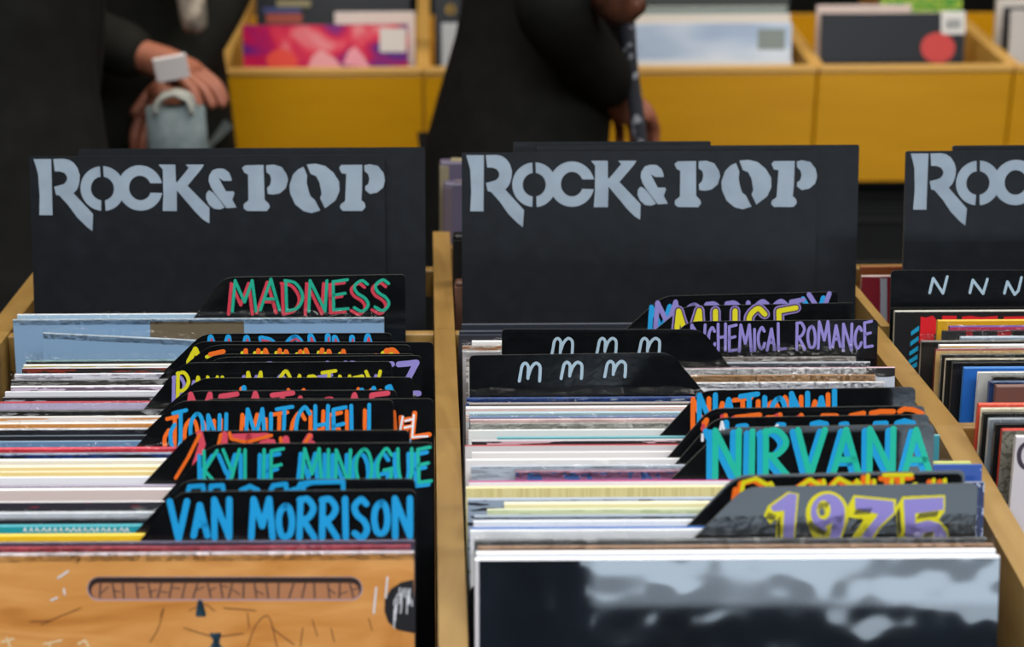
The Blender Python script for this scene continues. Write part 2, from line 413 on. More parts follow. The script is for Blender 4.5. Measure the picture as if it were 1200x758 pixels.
STENCIL = [
 c1([(45, 85), (195, 85), (192, 560), (80, 560), (88, 400), (80, 210), (62, 140)]),
 c1([(212, 85), (300, 82), (345, 92), (385, 118), (415, 160), (432, 215), (430, 265), (420, 310), (403, 345), (375, 375), (535, 550), (525, 695), (480, 660), (400, 580), (330, 480), (255, 395), (228, 390), (212, 320), (260, 308), (300, 295), (322, 268), (326, 238), (305, 205), (265, 190), (222, 190)]),
 c1(arc(620, 335, 185, 188, 265, 95)+arc(620, 335, 97, 100, 97, 263)),
 c1(arc(622, 335, 187, 190, -87, 84)+arc(622, 335, 97, 100, 80, -82)),
 c2_(arc(74, 330, 190, 192, -14, -346, 34)+[(255, 372), (150, 370)]+arc(74, 330, 94, 104, 24, 336, 26)+[(165, 290), (255, 290)]),
 c2_([(235, 132), (377, 132), (378, 275), (385, 285), (490, 160), (465, 132), (620, 132), (600, 165), (475, 312), (655, 500), (650, 630), (600, 600), (540, 540), (383, 350), (378, 525), (258, 525), (268, 400), (270, 175)]),
 c2_([(655, 270), (660, 225), (690, 180), (735, 165), (790, 168), (830, 200), (850, 250), (848, 270), (780, 270), (740, 245), (800, 360), (860, 358), (870, 375), (850, 430), (885, 495), (800, 502), (700, 370), (670, 320)]),
 c2_([(655, 350), (690, 370), (740, 430), (785, 495), (745, 512), (690, 505), (650, 470), (628, 420), (632, 375)]),
 c3([(65, 140), (90, 120), (225, 118), (225, 375), (255, 405), (262, 430), (240, 460), (90, 458), (68, 440), (68, 410), (105, 380), (108, 190), (80, 175)]),
 c3([(243, 120), (300, 115), (360, 135), (395, 190), (403, 230), (385, 290), (340, 328), (290, 338), (250, 333), (245, 290), (270, 265), (278, 225), (270, 190), (245, 175)]),
 c3([(520, 132), (545, 195), (540, 250), (552, 310), (565, 350), (595, 375), (635, 455), (570, 475), (510, 460), (450, 410), (415, 330), (412, 270), (440, 190), (480, 150)]),
 c3([(545, 115), (610, 108), (680, 125), (740, 175), (780, 240), (782, 310), (750, 380), (670, 440), (635, 365), (648, 330), (635, 250), (610, 200), (570, 185)]),
 c3([(783, 140), (800, 118), (955, 117), (948, 300), (940, 378), (965, 400), (970, 430), (945, 458), (800, 458), (780, 435), (785, 410), (820, 385), (835, 185), (800, 180)]),
 c3([(970, 120), (1010, 112), (1070, 125), (1110, 175), (1120, 230), (1105, 285), (1060, 322), (1005, 333), (972, 305), (972, 275), (995, 260), (1005, 220), (995, 185), (972, 165)]),
]
M_SPRAY = noise_mat('grey_spray_paint', [(.3, '8593a0'), (.7, '9aa8b4')], (1, 1, 1), 25, 4, rough=.6)
sign_defs = [(541, 958, 179, 'middle'), (34, 450, 183.5, 'left'), (1062, 1482, 177, 'right')]
sten = None
for xl, xr, yl, wh in sign_defs:
    lab = {'left': 'black sign board with grey stencilled lettering behind the blue records in the left bin',
           'middle': 'black sign board with grey stencilled lettering behind the middle bin',
           'right': 'black stencilled sign board cut off by the right edge of the photo'}[wh]
    o, h, loc = sign(1.348, xl, xr, yl, lab)
    if sten is None:
        sten = [[loc(*p) for p in P] for P in STENCIL]; hs = h
    mb = MB()
    for j, P in enumerate(sten):
        Q = [(x, -.0003-.00003*j, z-hs+h) for x, z in P]
        ar = sum(Q[k][0]*Q[(k+1) % len(Q)][2]-Q[(k+1) % len(Q)][0]*Q[k][2] for k in range(len(Q)))
        mb.add(Q if ar > 0 else Q[::-1], [tuple(range(len(Q)))])
    mb.build('stencil_lettering', M_SPRAY, o)
sign(1.358, 92, 498, 174.5, 'plain black board showing to the right, behind the left stencilled sign')
sign(1.358, 630, 1007, 171.5, 'plain black board showing to the right, behind the middle stencilled sign')
sign(1.367, 602, 833, 166.5, 'narrow black board, only its top edge above the middle sign boards')
sign(1.358, 1117, 1465, 170.5, 'plain black board behind the right stencilled sign, top edge showing')

# ================================================================== PAINT-PEN COLOURS
def pen(c): return mat('paint_pen', c, .5)
BLUE, RED, GREEN, TEAL, ORANGE, YELLOW, PURPLE, PINK, WHITE, GREY = map(pen, ('0a98d4', 'cf3a4c', '18a888', '12b49a', 'ee6a10', 'd9cf0a', '8b80c4', 'd8475c', 'e6e6ea', '9fb6c4'))

# ================================================================== LEFT BIN
def LR(y, color, desc, **k):
    k.setdefault('x_ref', 100); return record('left', y, k.pop('x_ref'), color, desc, **k)
def LC(y, fx, *a, **k): 
    r = card(y, fx, *a, xlim=.0035, **k); card_mark('left', r[1]); return r
LR(368, 'a9c6d9', 'white-edged record right in front of the left stencilled sign', edge='dfe2e6', xl=(20, 368), ztop=1.008, alpha=6, t=.0022, inner=False)
LC(371, 228, [(228, 371), (262, 325), (475, 321.5)], 'black divider card hand-lettered in green shadowed with red, rearmost in the left bin', alpha=6, ztop=1.009,
   layers=[(text_px('MADNESS', 269, 455, 330, 366, 0, .22), 3.8, RED, -1.5, 1.5), (text_px('MADNESS', 272, 457, 328, 364, 0, .22), 3.6, GREEN, 0, 0)])
def blue_pair(L, o, x0, x1, ya, yb, slope=0):
    q = [L.loc(x0, ya), L.loc(x1, ya+slope*(x1-x0)), L.loc(x1, yb+slope*(x1-x0)), L.loc(x0, yb)]
    return q
o, L, e = LR(374, '86a6c4', 'pale blue record with a brown band, taller of the two in the left bin', edge='b9cbd9', xl=(15, 374), ztop=1.011, alpha=6, filmy=True, t=.003, inner=False)
z = [L.loc(176, 376.5), L.loc(286, 376.5), L.loc(286, 470), L.loc(176, 470)]
link('brown_band', [(x, -.0002, zz) for x, zz in z], [(3, 2, 1, 0)], mat('brown_print', '6d5f48', .45), o)
o, L, e = LR(389, '86a6c4', 'pale blue record tilted down to the right, in front of its taller twin', edge='b9cbd9', xl=(27, 389), ztop=1.011, alpha=6, roll=.055, filmy=True, t=.003, inner=False)
o['label'] = 'pale blue record tilted down to the right, in front of the other blue one'
link('brown_band', [(x, -.0002, zz) for x, zz in [(e[0]+.123, .02), (e[0]+.2, .02), (e[0]+.2, e[2]-.007), (e[0]+.123, e[2]-.007)]], [(0, 1, 2, 3)], mat('brown_print', '6d5f48', .45), o)
LR(422, '3a3e40', 'dark slate record directly in front of the tilted blue record', edge='7fa3a8', alpha=9, filmy=True)
LR(427, 'd9d9d2', 'off-white record in front of the dark slate one, left bin', c2='b8a030', edge='d9d9d2', alpha=10, pat=(6, 1, 200))
LR(431, '23201f', 'black record with red flecks in front of the off-white one, left bin', c2='7a3020', edge='e0dfe2', alpha=11)
LC(435, 200, [(195, 432), (237, 391), (459, 390)], 'black divider card with blue lettering tops dotted red, second in the left bin',
   layers=[(text_px('MADONNA', 243, 443, 395, 440, 0, .2), 7, BLUE, 0, 0), (text_px('MADONNA', 244, 444, 397, 440, 0, .2), 2.2, RED, 0, 0)])
LR(438, 'cfcdd6', 'lavender-white record below the red-flecked black one, left bin', c2='8f8c95', edge='e8e8ee')
LC(441.5, 190, [(182, 447), (231, 400), (508, 401)], 'black divider card with a single yellow letter showing at its left corner, left bin',
   layers=[([[(221, 424), (229, 409), (236, 424)]], 6, YELLOW, 0, 0)])
LR(445, '54534f', 'grey film-wrapped record under the lavender-white one, left bin', c2='a9a8a4', edge='b9b9bc', filmy=True)
LC(448, 190, [(186, 453), (246, 404), (481, 404)], 'black divider card with orange lettering shadowed yellow, left bin',
   layers=[(text_px('JOHNNYMOOR', 241, 468, 413, 455, 0, .22, 'O'), 4.5, YELLOW, -2, 1), (text_px('JOHNNYMOOR', 243, 470, 411, 453, 0, .22, 'O'), 5.5, ORANGE, 0, 0)])
LR(452, '6f5d6b', 'dusky purple record in front of the grey film-wrapped one, left bin', c2='c9b8c8', edge='d8d6da')
LC(455.5, 190, [(184, 464), (250, 415), (486, 414.5)], 'black unlettered-looking divider card just behind the purple-lettered one, left bin')
LR(458.5, 'dcdbe0', 'white record in front of the dusky purple one, left bin', edge='e6e6e8')
LC(461.5, 200, [(190, 466), (255, 418.5), (494, 416.5)], 'black divider card with purple letters showing at its right end, left bin',
   layers=[(text_px('MENENDEZ', 262, 490, 428, 466, -.01, .2), 7, PURPLE, 0, 0)])
LR(465, '1d1e22', 'black record with white blotches in front of the white one, left bin', c2='9fa2a8', edge='8d8d90', th=.6)
LR(470.5, 'b7abc6', 'lilac record with a red line, in front of the blotched black one, left bin', edge='b03a48', inner=False)
LC(477, 168, [(168, 480), (214, 425), (459, 423.5)], 'black divider card with yellow lettering shadowed purple, left bin',
   layers=[(text_px('PAUL M CARTNEY', 205, 444, 439, 478, -.012, .2, 'AULARNE'), 4.2, PURPLE, -3, 3), (text_px('PAUL M CARTNEY', 207, 446, 437, 474, -.012, .2, 'AULARNE'), 4.2, YELLOW, 0, 0)])
LR(480.5, '26282a', 'glittering black record behind the orange-edged one, left bin', c2='b4b6b8', edge='6c6e70', filmy=True, th=.58)
LC(484, 175, [(172, 497), (234, 443), (484, 442)], 'black divider card with small blue and orange letter tips, left bin',
   layers=[([[(283+1, 455), (285, 470)], [(339, 457), (339, 470)], [(357, 457), (357, 470)], [(421, 456), (422, 470)], [(436, 457), (434, 470)], [(447, 458), (449, 470)]], 5, ORANGE, -1, 0),
           ([[(285, 454), (285, 470)], [(423, 457), (424, 470)], [(437, 455), (436, 470)], [(453, 454), (456, 453), (462, 470)]], 6, BLUE, 1, 0)])
LR(488, 'dcdcdc', 'white record with an orange print, in front of the glittering black one, left bin', c2='c98a3c', edge='e6e3dc', pat=(2, 1, 130))
LR(495, 'd08b45', 'tan-orange record in the left bin, in front of the white one with orange print', edge='efe6da')
LR(502, '30323c', 'near-black record with a bright white edge behind the steel-blue one, left bin', edge='eeeef2', filmy=True)
LC(508, 164, [(164, 511), (220, 458), (465, 457)], 'black divider card with pink lettering tops, left bin',
   layers=[(text_px('MEATLOAF', 219, 456, 462, 505, -.004, .25, 'LO'), 6, PINK, 0, 0)])
LR(510, '1b1c22', 'black record behind the steel-blue one, left bin', edge='55606a')
LC(513.5, 190, [(180, 520), (240, 467), (508, 467)], 'wide black divider card with orange letters edged white at its right end, left bin',
   layers=[([[(461, 483), (463, 508)], [(470, 489), (471, 505), (476, 505)], [(486, 484), (483, 512), (503, 509)], [(474, 492), (481, 491)], [(474, 501), (481, 500)]], 6, ORANGE, 0, 0),
           ([[(472, 488), (469, 504)], [(485, 486), (483, 512), (501, 511)], [(475, 493), (483, 491)], [(474, 501), (483, 499)]], 2.6, WHITE, 0, 0)])
LR(517, '5f86aa', 'steel-blue record right behind the bright red one, left bin', edge='8fa6b8')
LC(521, 155, [(155, 528), (208, 469.5), (461, 468.5)], 'black divider card with blue lettering shadowed orange, behind the red record, left bin',
   layers=[(text_px('JONI MITCHELL', 195, 445, 484, 528, -.02, .2, 'ONI'), 4.6, ORANGE, -3, 2.5), (text_px('JONI MITCHELL', 199, 447, 480, 524, -.02, .2, 'ONI'), 4.6, BLUE, 0, 0)])
LR(524.5, 'cc2f3c', 'bright red record in the left bin', edge='d9485a', inner=False)
LR(531, '1d3c86', 'royal blue record in front of the bright red one, left bin', c2='10182e', edge='aab4c8', filmy=True)
LR(538, 'e2ddcf', 'ivory record in front of the royal blue one, left bin', edge='efece6')
LR(545.5, 'e9d59b', 'cream-yellow record behind its deeper cream twin, left bin', edge='f2ead0')
LR(552.5, 'e6cf8c', 'deeper cream record behind the plain white one, left bin', edge='f0e6c4')
LR(559, 'ecebee', 'plain white record in front of the two cream ones, left bin', edge='f2f2f2')
LC(565, 167, [(167, 568), (225, 505), (480, 504)], 'black divider card with big red and orange lettering, left bin',
   layers=[([[(233, 508), (236, 520), (228, 545)], [(262, 509), (262, 530)], [(272, 512), (312, 511), (272, 513)], [(291, 512), (290, 530)], [(306, 520), (318, 518)], [(334, 514), (335, 530)], [(362, 511), (351, 530)], [(365, 520), (362, 530)]], 8, PINK, 1, 0),
           ([[(235, 509), (222, 535), (207, 560)], [(260, 509), (255, 530)], [(270, 507), (272, 514), (290, 518), (319, 510)], [(291, 517), (289, 530)], [(330, 513), (331, 530)], [(364, 510), (352, 530)]], 4, ORANGE, -1, 0)])
LR(568.5, '4a4050', 'thin dusky violet record in front of the plain white one, left bin', edge='a9a0b0')
LR(572.5, 'd9c6bf', 'blush-pink record behind the black one with a red print, left bin', edge='f4f0f0')
LC(580, 190, [(192, 583), (248, 520), (508, 518.5)], 'wide black divider card hand-lettered in green and blue, left bin',
   layers=[(text_px('KYLIE MINOGUE', 234, 503, 532, 572, -.012, .24), 5, BLUE, -1.5, 2), (text_px('KYLIE MINOGUE', 238, 505, 528, 570, -.012, .24), 3.9, TEAL, 0, 0)])
LR(588, '2c2a33', 'black record with a small red print in front of the blush-pink one, left bin', c2='a03244', edge='e0dcdc', th=.66, pat=(12, 1, 90))
LR(600.5, 'c9ced4', 'silver-grey record between the black red-print one and the teal one, left bin', edge='e3e7ea')
LR(608.5, '24262e', 'black record right behind the teal one, left bin', edge='70747c', filmy=True)
o, L, e = LR(615, '1793a3', 'teal record with white writing in the left bin', edge='4aa9b5', inner=False)
rs = random.Random(4); mb = MB()
for x in range(28, 150, 7):
    ribbon(mb, [L.loc(x, 622), L.loc(x+rs.uniform(1, 3), 618.5), L.loc(x+rs.uniform(3, 6), 622.5)], .0007, -.0003)
mb.build('white_script', WHITE, o)
LC(621, 156, [(156, 626), (216, 562), (487, 561)], 'black divider card with hollow blue block letters, behind the frontmost card in the left bin',
   layers=[([[(217, 590), (222, 570), (238, 569), (241, 590)], [(246, 590), (247, 569.5), (261, 568.5), (263, 590)], [(278, 590), (283, 574), (293, 569.5), (302, 574), (305, 590)], [(313, 585), (320, 569), (335, 567), (338, 590)],
             [(347, 576), (352, 567), (362, 565)], [(338, 576), (345, 573)], [(352, 590), (356, 569), (365, 565), (402, 564), (403, 590)]], 5.5, BLUE, 0, 0)])
LR(626, 'f2c21c', 'sunny yellow record in the left bin', edge='f4d24a', inner=False)
LC(632, 160, [(160, 638.5), (209, 576), (487, 574)], 'black divider card in plain bright blue capitals, frontmost in the left bin',
   layers=[(text_px('VAN MORRISON', 199, 482, 587, 632, -.012, .3, 'AOO'), 7.4, BLUE, 0, 0)])
LR(635.5, '3a2f44', 'dark violet record just behind the crimson one, left bin', edge='7d7486')
o, L, e = LR(641, 'a82f3c', 'crimson record with a white rim behind the wooden-looking cover, left bin', edge='b84452', filmy=.004, xr=(481, 640), inner=False)
m_desk = noise_mat('varnished_wood_print', [(.22, 'a65e24'), (.42, 'cc8a44'), (.6, 'dc9e5a'), (.8, 'c27c38')], (1.6, 1, 6), 6, 6, rough=.33, distort=1.3, coat=.35)
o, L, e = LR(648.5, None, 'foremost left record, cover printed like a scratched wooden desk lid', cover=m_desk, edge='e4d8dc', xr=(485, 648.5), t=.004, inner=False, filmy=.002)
def slab(px, mname, c, y, r=.5, par=o, nm='printed_slot'):
    P = [L.loc(*p) for p in px]; ar = sum(P[k][0]*P[(k+1) % len(P)][1]-P[(k+1) % len(P)][0]*P[k][1] for k in range(len(P)))
    if ar < 0: P.reverse()
    return link(nm, [(a, y, b) for a, b in P], [tuple(range(len(P)))], mat(mname, c, r), par)
def pill(x0, x1, ya, yb):
    r = (yb-ya)/2; cy = (ya+yb)/2
    return arc(x1-r, cy, r, r, -90, 90, 10)+arc(x0+r, cy, r, r, 90, 270, 10)
slab(pill(102, 425, 675.5, 703.5), 'slot_rim_print', 'b7a3b4', -.0001)
slab(pill(103, 424, 676, 702), 'slot_shadow_print', '2a1a14', -.0002)
slab(pill(107, 421, 683, 702), 'slot_wood_print', 'b0764e', -.0003, nm='slot_back')
mb = MB(); rs = random.Random(9)
for x in range(118, 418, 14):
    ribbon(mb, [L.loc(x+rs.uniform(-2, 2), 684), L.loc(x+rs.uniform(-4, 4), 700)], .0011, -.0004)
    if rs.random() < .6: ribbon(mb, [L.loc(x+1, 686+rs.uniform(0, 10)), L.loc(x+9, 687+rs.uniform(0, 10))], .0008, -.00042)
mb.build('slot_scratch', mat('scratch_print', '4d3a36', .5), o)
slab([(484.5, 679), (470, 682), (458, 690), (451, 702), (450.5, 716), (455, 729), (466, 738), (487, 742)], 'black_disc_print', '17161a', -.0002, nm='printed_disc')
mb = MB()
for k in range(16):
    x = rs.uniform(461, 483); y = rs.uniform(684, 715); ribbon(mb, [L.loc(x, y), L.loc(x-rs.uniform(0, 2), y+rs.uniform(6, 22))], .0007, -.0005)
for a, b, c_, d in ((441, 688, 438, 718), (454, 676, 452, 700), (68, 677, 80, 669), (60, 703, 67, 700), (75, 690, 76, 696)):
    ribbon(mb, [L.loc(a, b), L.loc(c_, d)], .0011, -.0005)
mb.build('painted_glint', mat('glint_paint', 'd8dade', .4), o)  # pale strokes paint in the glints of the clear film over the cover
mb = MB()
for s in ([(48, 732), (70, 722), (95, 712)], [(35, 728), (60, 727)], [(188, 722), (192, 712), (186, 735), (176, 752)], [(222, 715), (240, 708), (252, 716)], [(215, 735), (250, 745), (285, 742)], [(290, 758), (300, 732), (315, 722), (325, 758)],
          [(318, 735), (345, 755)], [(290, 718), (292, 735)], [(355, 735), (352, 757)], [(366, 726), (372, 745)], [(388, 736), (392, 752)], [(432, 724), (436, 738)], [(90, 660), (94, 652)], [(262, 712), (300, 715)]):
    ribbon(mb, catmull([Vector(L.loc(*p)) for p in s], 5), .0006, -.0004)
mb.build('dark_scratch', mat('ink_scratch', '7a4a28', .5), o)
mb = MB()
for cx_, cy_ in ((235, 712), (253, 750)):
    for k in range(4): ribbon(mb, [L.loc(cx_+rs.uniform(-5, 5), cy_-7), L.loc(cx_+rs.uniform(-5, 5), cy_+8)], .0024, -.0005)
mb.build('ink_blot', mat('blue_ink', '24414e', .5), o)
mb = MB()
for s in ([(2, 752), (16, 748)], [(8, 747), (12, 758)], [(52, 754), (72, 750)], [(60, 752), (58, 758)], [(92, 754), (100, 750), (104, 758)]):
    ribbon(mb, [L.loc(*p) for p in s], .0013, -.0004)
mb.build('chalk_mark', mat('chalk_print', 'e2c79a', .6), o)

# ================================================================== MIDDLE BIN
def MR(y, color, desc, **k):
    k.setdefault('x_ref', 600); return record('mid', y, k.pop('x_ref'), color, desc, **k)
def MC(y, fx, *a, **k):
    r = card(y, fx, *a, lmin=.0238, **k); card_mark('mid', r[1]); return r
XM = .371
MR(379, '1b2029', 'navy-black record rearmost in the middle bin, under the stencilled sign', edge='2c3440', xl=(541, 380))
MC(382.5, 735, [(735, 384), (777, 347), (982, 341.5)], 'black divider card with purple lettering shadowed blue, rearmost in the middle bin', xlim=XM,
   layers=[(text_px('MORRISSEY', 763, 968, 356, 395, -.045, .2, 'ORISE'), 5.5, BLUE, -3, 3), (text_px('MORRISSEY', 767, 972, 354, 390, -.045, .2, 'ORISE'), 5.5, PURPLE, 0, 0)])
MR(387, '1a1d28', 'second navy-black record from the sign, middle bin', edge='28303c', xl=(538, 388))
MR(392, '20222c', 'third navy-black record from the sign, middle bin', edge='2a3040', xl=(537.5, 393))
MC(395.5, 760, [(755, 397), (802, 358.5), (1002, 354.5)], 'black divider card with yellow lettering outlined in purple, middle bin', xlim=XM,
   layers=[(text_px('MUSE', 790, 934, 364, 420, -.02, .42), 12.5, pen('8a76b4'), 0, 0), (text_px('MUSE', 790, 934, 364, 420, -.02, .42), 9, pen('3a3050'), 0, 0), (text_px('MUSE', 790, 934, 364, 420, -.02, .42), 6, YELLOW, 0, 0)])
MR(399, 'dcdad8', 'white record at the back of the middle bin, in front of the navy-black ones', edge='e4e2e0', xl=(553, 399))
MR(405, 'b87848', 'copper-orange record at the back of the middle bin', c2='d8d0c8', edge='d0c0b0', xl=(542, 406), filmy=True)
MR(411, 'b9b6b6', 'grey-white film-wrapped record in front of the copper-orange one, middle bin', edge='cfcdcc', filmy=True)
MC(416, 770, [(762, 420), (806, 376.5), (1029, 374.5)], 'black divider card with thin purple hand lettering in front of the yellow-lettered one, middle bin', xlim=.388,
   layers=[(text_px('N', 809, 827, 380, 404, 0, .2)+text_px('CHEMICAL ROMANCE', 830, 1022, 381, 412, -.02, .22, 'ICOAC', .06), 3.4, PURPLE, 0, 0)])
MR(420, '8a7f78', 'film-wrapped grey-brown record in front of the thin purple lettering, middle bin', c2='c8c2bc', edge='b0a8a0', filmy=.010, xr=(1003, 421))
MR(426, '383c44', 'charcoal record with a silver edge in front of the grey-brown one, middle bin', edge='8d9298', xr=(1020, 427))
MC(429.5, 855, [(856, 431), (823, 386), (588, 385.5)], 'rear of two black cards marked with three grey letters m, middle bin', tab='left',
   layers=[(text_px('m', 646, 673, 396, 416, 0)+text_px('m', 699, 724, 396, 414, 0)+text_px('m', 748, 775, 396, 414, 0), 3.4, GREY, 0, 0)])
MR(430, 'b9c0cc', 'lilac-grey record with black print jutting out over the right rail, middle bin', c2='16171b', edge='c9a9b4', x_ref=1040, xr=(1049, 430), ztop=1.0, pat=(3, 1, 14), th=.5)
MR(433.5, 'cfcfd0', 'silver-white record between the two cards marked m, middle bin', edge='e8e8ea', xr=(1015, 434), filmy=True)
MR(441.5, 'a97f52', 'tan-brown record between the two cards marked m, middle bin', edge='c99a66', xr=(1026, 442), filmy=True)
MR(449.5, 'd9d9dc', 'frosty white record right behind the front card marked m, middle bin', edge='e9e9ea', xr=(1037, 450), filmy=True)
MC(460, 828, [(829, 464), (786, 413), (550, 416.5)], 'front of two black cards marked with three grey letters m, middle bin', tab='left',
   layers=[(text_px('m', 608, 635, 425, 446, 0)+text_px('m', 657, 684, 424, 443, 0)+text_px('m', 708, 735, 423, 441, 0), 3.6, GREY, 0, 0)])
MR(466, '24407e', 'deep blue record right in front of the front card marked m', edge='3a5aa0', filmy=True, c2='b0b8c8', th=.6)
MR(472, '3f3836', 'dark brown record in front of the deep blue one, middle bin', edge='8f8884', inner=False)
MR(476.5, 'd8d6d6', 'white record with an orange line in front of the dark brown one, middle bin', c2='d8774a', edge='e8e6e6', pat=(.6, 1, 260), th=.55)
MR(483, '8aa3aa', 'pale teal-grey record behind the navy-lined one, middle bin', edge='a8bcc2')
MR(488, '2a3f66', 'slim navy record behind the pink-edged one, middle bin', edge='5a6c90')
MR(491.5, 'd9b9b6', 'pale pink record behind the hazy film-wrapped one, middle bin', edge='e0c8c8')
MR(496.5, 'b8b9ae', 'hazy film-wrapped grey record in front of the pale pink one, middle bin', c2='d6d4cc', edge='c8c8c0', filmy=.007)
MR(504, 'dadcd8', 'white record with a teal line, middle bin', edge='e4e4e2')
MC(509, 770, [(770, 514), (822, 457.5), (1073, 453.5)], 'black divider card with blue lettering shadowed orange, behind three cards in the middle bin', xlim=XM,
   layers=[(text_px('NATIONAL', 814, 990, 464, 508, -.02, .22, 'AIO'), 5.5, ORANGE, -3.5, 2.5), (text_px('NATIONAL', 818, 994, 462, 506, -.02, .22, 'AIO'), 6, BLUE, 0, 0)])
MR(512, '2a7f8c', 'teal record jutting out right of the green-lettered card, middle bin', edge='6aa9b0', xr=(1101, 512))
MR(515.5, '221f24', 'black record with a pink print in front of the narrow teal one, middle bin', c2='c9a0a8', edge='b8b4b6', pat=(4, 1, 40))
MR(522, 'c9c5c6', 'grey-white record with a red line above it, middle bin', edge='b8494a', xl=(545, 523))
MR(530, 'dcd8d6', 'bone-white record behind the blue-grey printed one, middle bin', edge='ece8e6', xl=(553, 531))
MC(535, 780, [(778, 541), (832, 478.5), (1084, 475.5)], 'charcoal divider card with orange and red lettering tops, middle bin', xlim=XM,
   layers=[([[(823, 496), (826, 492), (822, 502)], [(848, 487), (847, 500)], [(860, 489), (888, 486)], [(897, 489.5), (906, 489)], [(912, 486), (913, 500)], [(937, 486.5), (940, 500)], [(962, 487), (978, 487)], [(995, 487), (1010, 484)], [(1019, 484), (1030, 482), (1045, 482)], [(1052, 482), (1058, 479), (1068, 480), (1078, 484)]], 6, ORANGE, 2, 0),
           ([[(824, 498), (824, 504)], [(846, 487), (846, 500)], [(859, 489), (861, 494)], [(910, 486), (911, 500)], [(935, 488), (936, 496)]], 4, RED, 0, 0)])
MR(538, 'e0dcda', 'chalk-white record right behind the blue-grey printed one, middle bin', edge='ecebea', xl=(546, 538))
MC(542.5, 785, [(784, 552), (838, 489.5), (1089, 485.5)], 'charcoal divider card with blue and white lettering tops, middle bin', xlim=XM,
   layers=[([[(827, 505), (829, 512)], [(851, 495), (851, 505)], [(865, 500), (874, 499)], [(912, 498), (918, 498)], [(952, 497), (960, 495.5), (968, 497)], [(986, 497.5), (992, 497)], [(1026, 496.5), (1038, 496)], [(1051, 496), (1060, 493.5), (1070, 496)]], 7, BLUE, 0, 0),
           ([[(823, 509), (823, 516)]], 3, WHITE, 0, 0), ([[(844, 503), (846, 494), (848, 503)]], 3, WHITE, 0, 0), ([[(909, 499), (911, 498)]], 3, WHITE, 0, 0)])
MR(546, 'a8b2bd', 'blue-grey printed record with a plain grey left end, middle bin', c2='8a929c', edge='c4ccd4', xl=(552, 547))
MR(552, '8f5f80', 'record with a colourful spine of pink discs and blue lines, middle bin', c2='41619a', edge='b58aa0', xl=(604, 552), pat=(30, 1, 30), filmy=True, width=.292)
MR(541, 'c8cc70', 'yellow-green record behind the jutting blue one, middle bin', edge='d4d68a', x_ref=1130, xr=(1138, 541), ztop=1.0085, width=.15)
MR(544, '2c4f9c', 'blue record with white scribbles jutting out right of the green-lettered card, middle bin', c2='c4cce0', edge='4668ae', x_ref=1130, xr=(1151, 544), ztop=1.0075, pat=(60, 1, 60), th=.68, width=.16)
MC(560.5, 786, [(785, 563), (848, 501), (1095, 497)], 'charcoal divider card boldly lettered in green and blue, middle bin', xlim=XM,
   layers=[(text_px('NIRVANA', 832, 1087, 506, 562, -.012, .26), 8.6, BLUE, -2, 2), (text_px('NIRVANA', 836, 1090, 505, 560, -.012, .26), 7.2, TEAL, 0, 0)])
MR(563.5, 'e8e2e6', 'white record with a magenta upper edge, middle bin', edge='b83a80', xl=(549, 558), inner=False)
MR(565, '232f58', 'navy record with fine white hatching at the right end of the middle bin', c2='aab4d0', edge='8890a8', x_ref=1130, xr=(1154, 560), pat=(90, 1, 40), th=.6, width=.16)
MR(570.5, 'dccf94', 'thick straw-yellow box-like record, middle bin', c2='cfc082', edge='e6dca8', xl=(546, 570), pat=(120, 1, 3), inner=False, t=.009)
MR(584, '8f9db0', 'blue-grey record with black print right in front of the straw-yellow one', c2='20242e', edge='a8b2c0', xl=(548, 585), th=.56)
MR(589, 'e6dcae', 'cream record behind the pale green one, middle bin', edge='f0e8c8', xl=(591, 589), width=.306)
MR(597, 'cfd6ac', 'pale green record in front of the cream one, middle bin', c2='b9c498', edge='dde2c4', xl=(571, 597), width=.305)
MR(604, '5a6676', 'slate record with black flecks, middle bin', c2='1e242c', edge='98a4b0', xl=(556, 604))
MR(610.5, 'e6e8ec', 'white record just behind the blue-edged one, middle bin', edge='eef0f2', xl=(555, 610))
MC(615, 800, [(800, 622), (862, 557), (1131, 551)], 'grey-black divider card with yellow and orange lettering tops, middle bin', xlim=XM,
   layers=[([[(862, 583), (864, 572)], [(867, 582), (870, 565), (885, 561), (898, 568)], [(898, 572), (901, 566)], [(936, 570), (948, 562), (958, 567)], [(962, 563), (964, 575)], [(970, 573), (982, 561), (996, 567)], [(1001, 572), (1003, 565), (1012, 575)], [(1014, 558), (1013, 575)], [(1021, 563), (1020, 575)], [(1034, 559), (1070, 558)], [(1041, 562), (1040, 575)], [(1054, 560), (1054, 575)], [(1091, 563), (1090, 575)], [(1103, 563), (1103, 575)]], 6.5, ORANGE, -2, 1.5),
           ([[(868, 582), (871, 565), (886, 560.5), (899, 568)], [(900, 574), (903, 566), (908, 575)], [(937, 570), (949, 561.5), (960, 568)], [(965, 563), (967, 575)], [(971, 573), (983, 560), (998, 568)], [(1002, 572), (1004, 563), (1014, 575)], [(1017, 557), (1016, 575)], [(1024, 563), (1025, 575)], [(1036, 556.5), (1068, 556)], [(1045, 562), (1044, 575)], [(1057, 560), (1057, 575)], [(1070, 568), (1073, 567)], [(1094, 562), (1094, 575)], [(1107, 562), (1107, 575)]], 5, YELLOW, 0, 0)])
MR(618, '2c62a8', 'cobalt-edged record between two white ones, middle bin', edge='2f68b4', xl=(553, 618), inner=False)
MR(621.5, 'eaecee', 'white record in front of the cobalt-edged one, middle bin', edge='f2f3f4', xl=(551, 621))
o, L = MC(627.5, 812, [(815, 629), (873, 571), (1146, 566)], 'grey-black divider card with large purple numerals outlined in yellow, frontmost in the middle bin', xlim=XM)
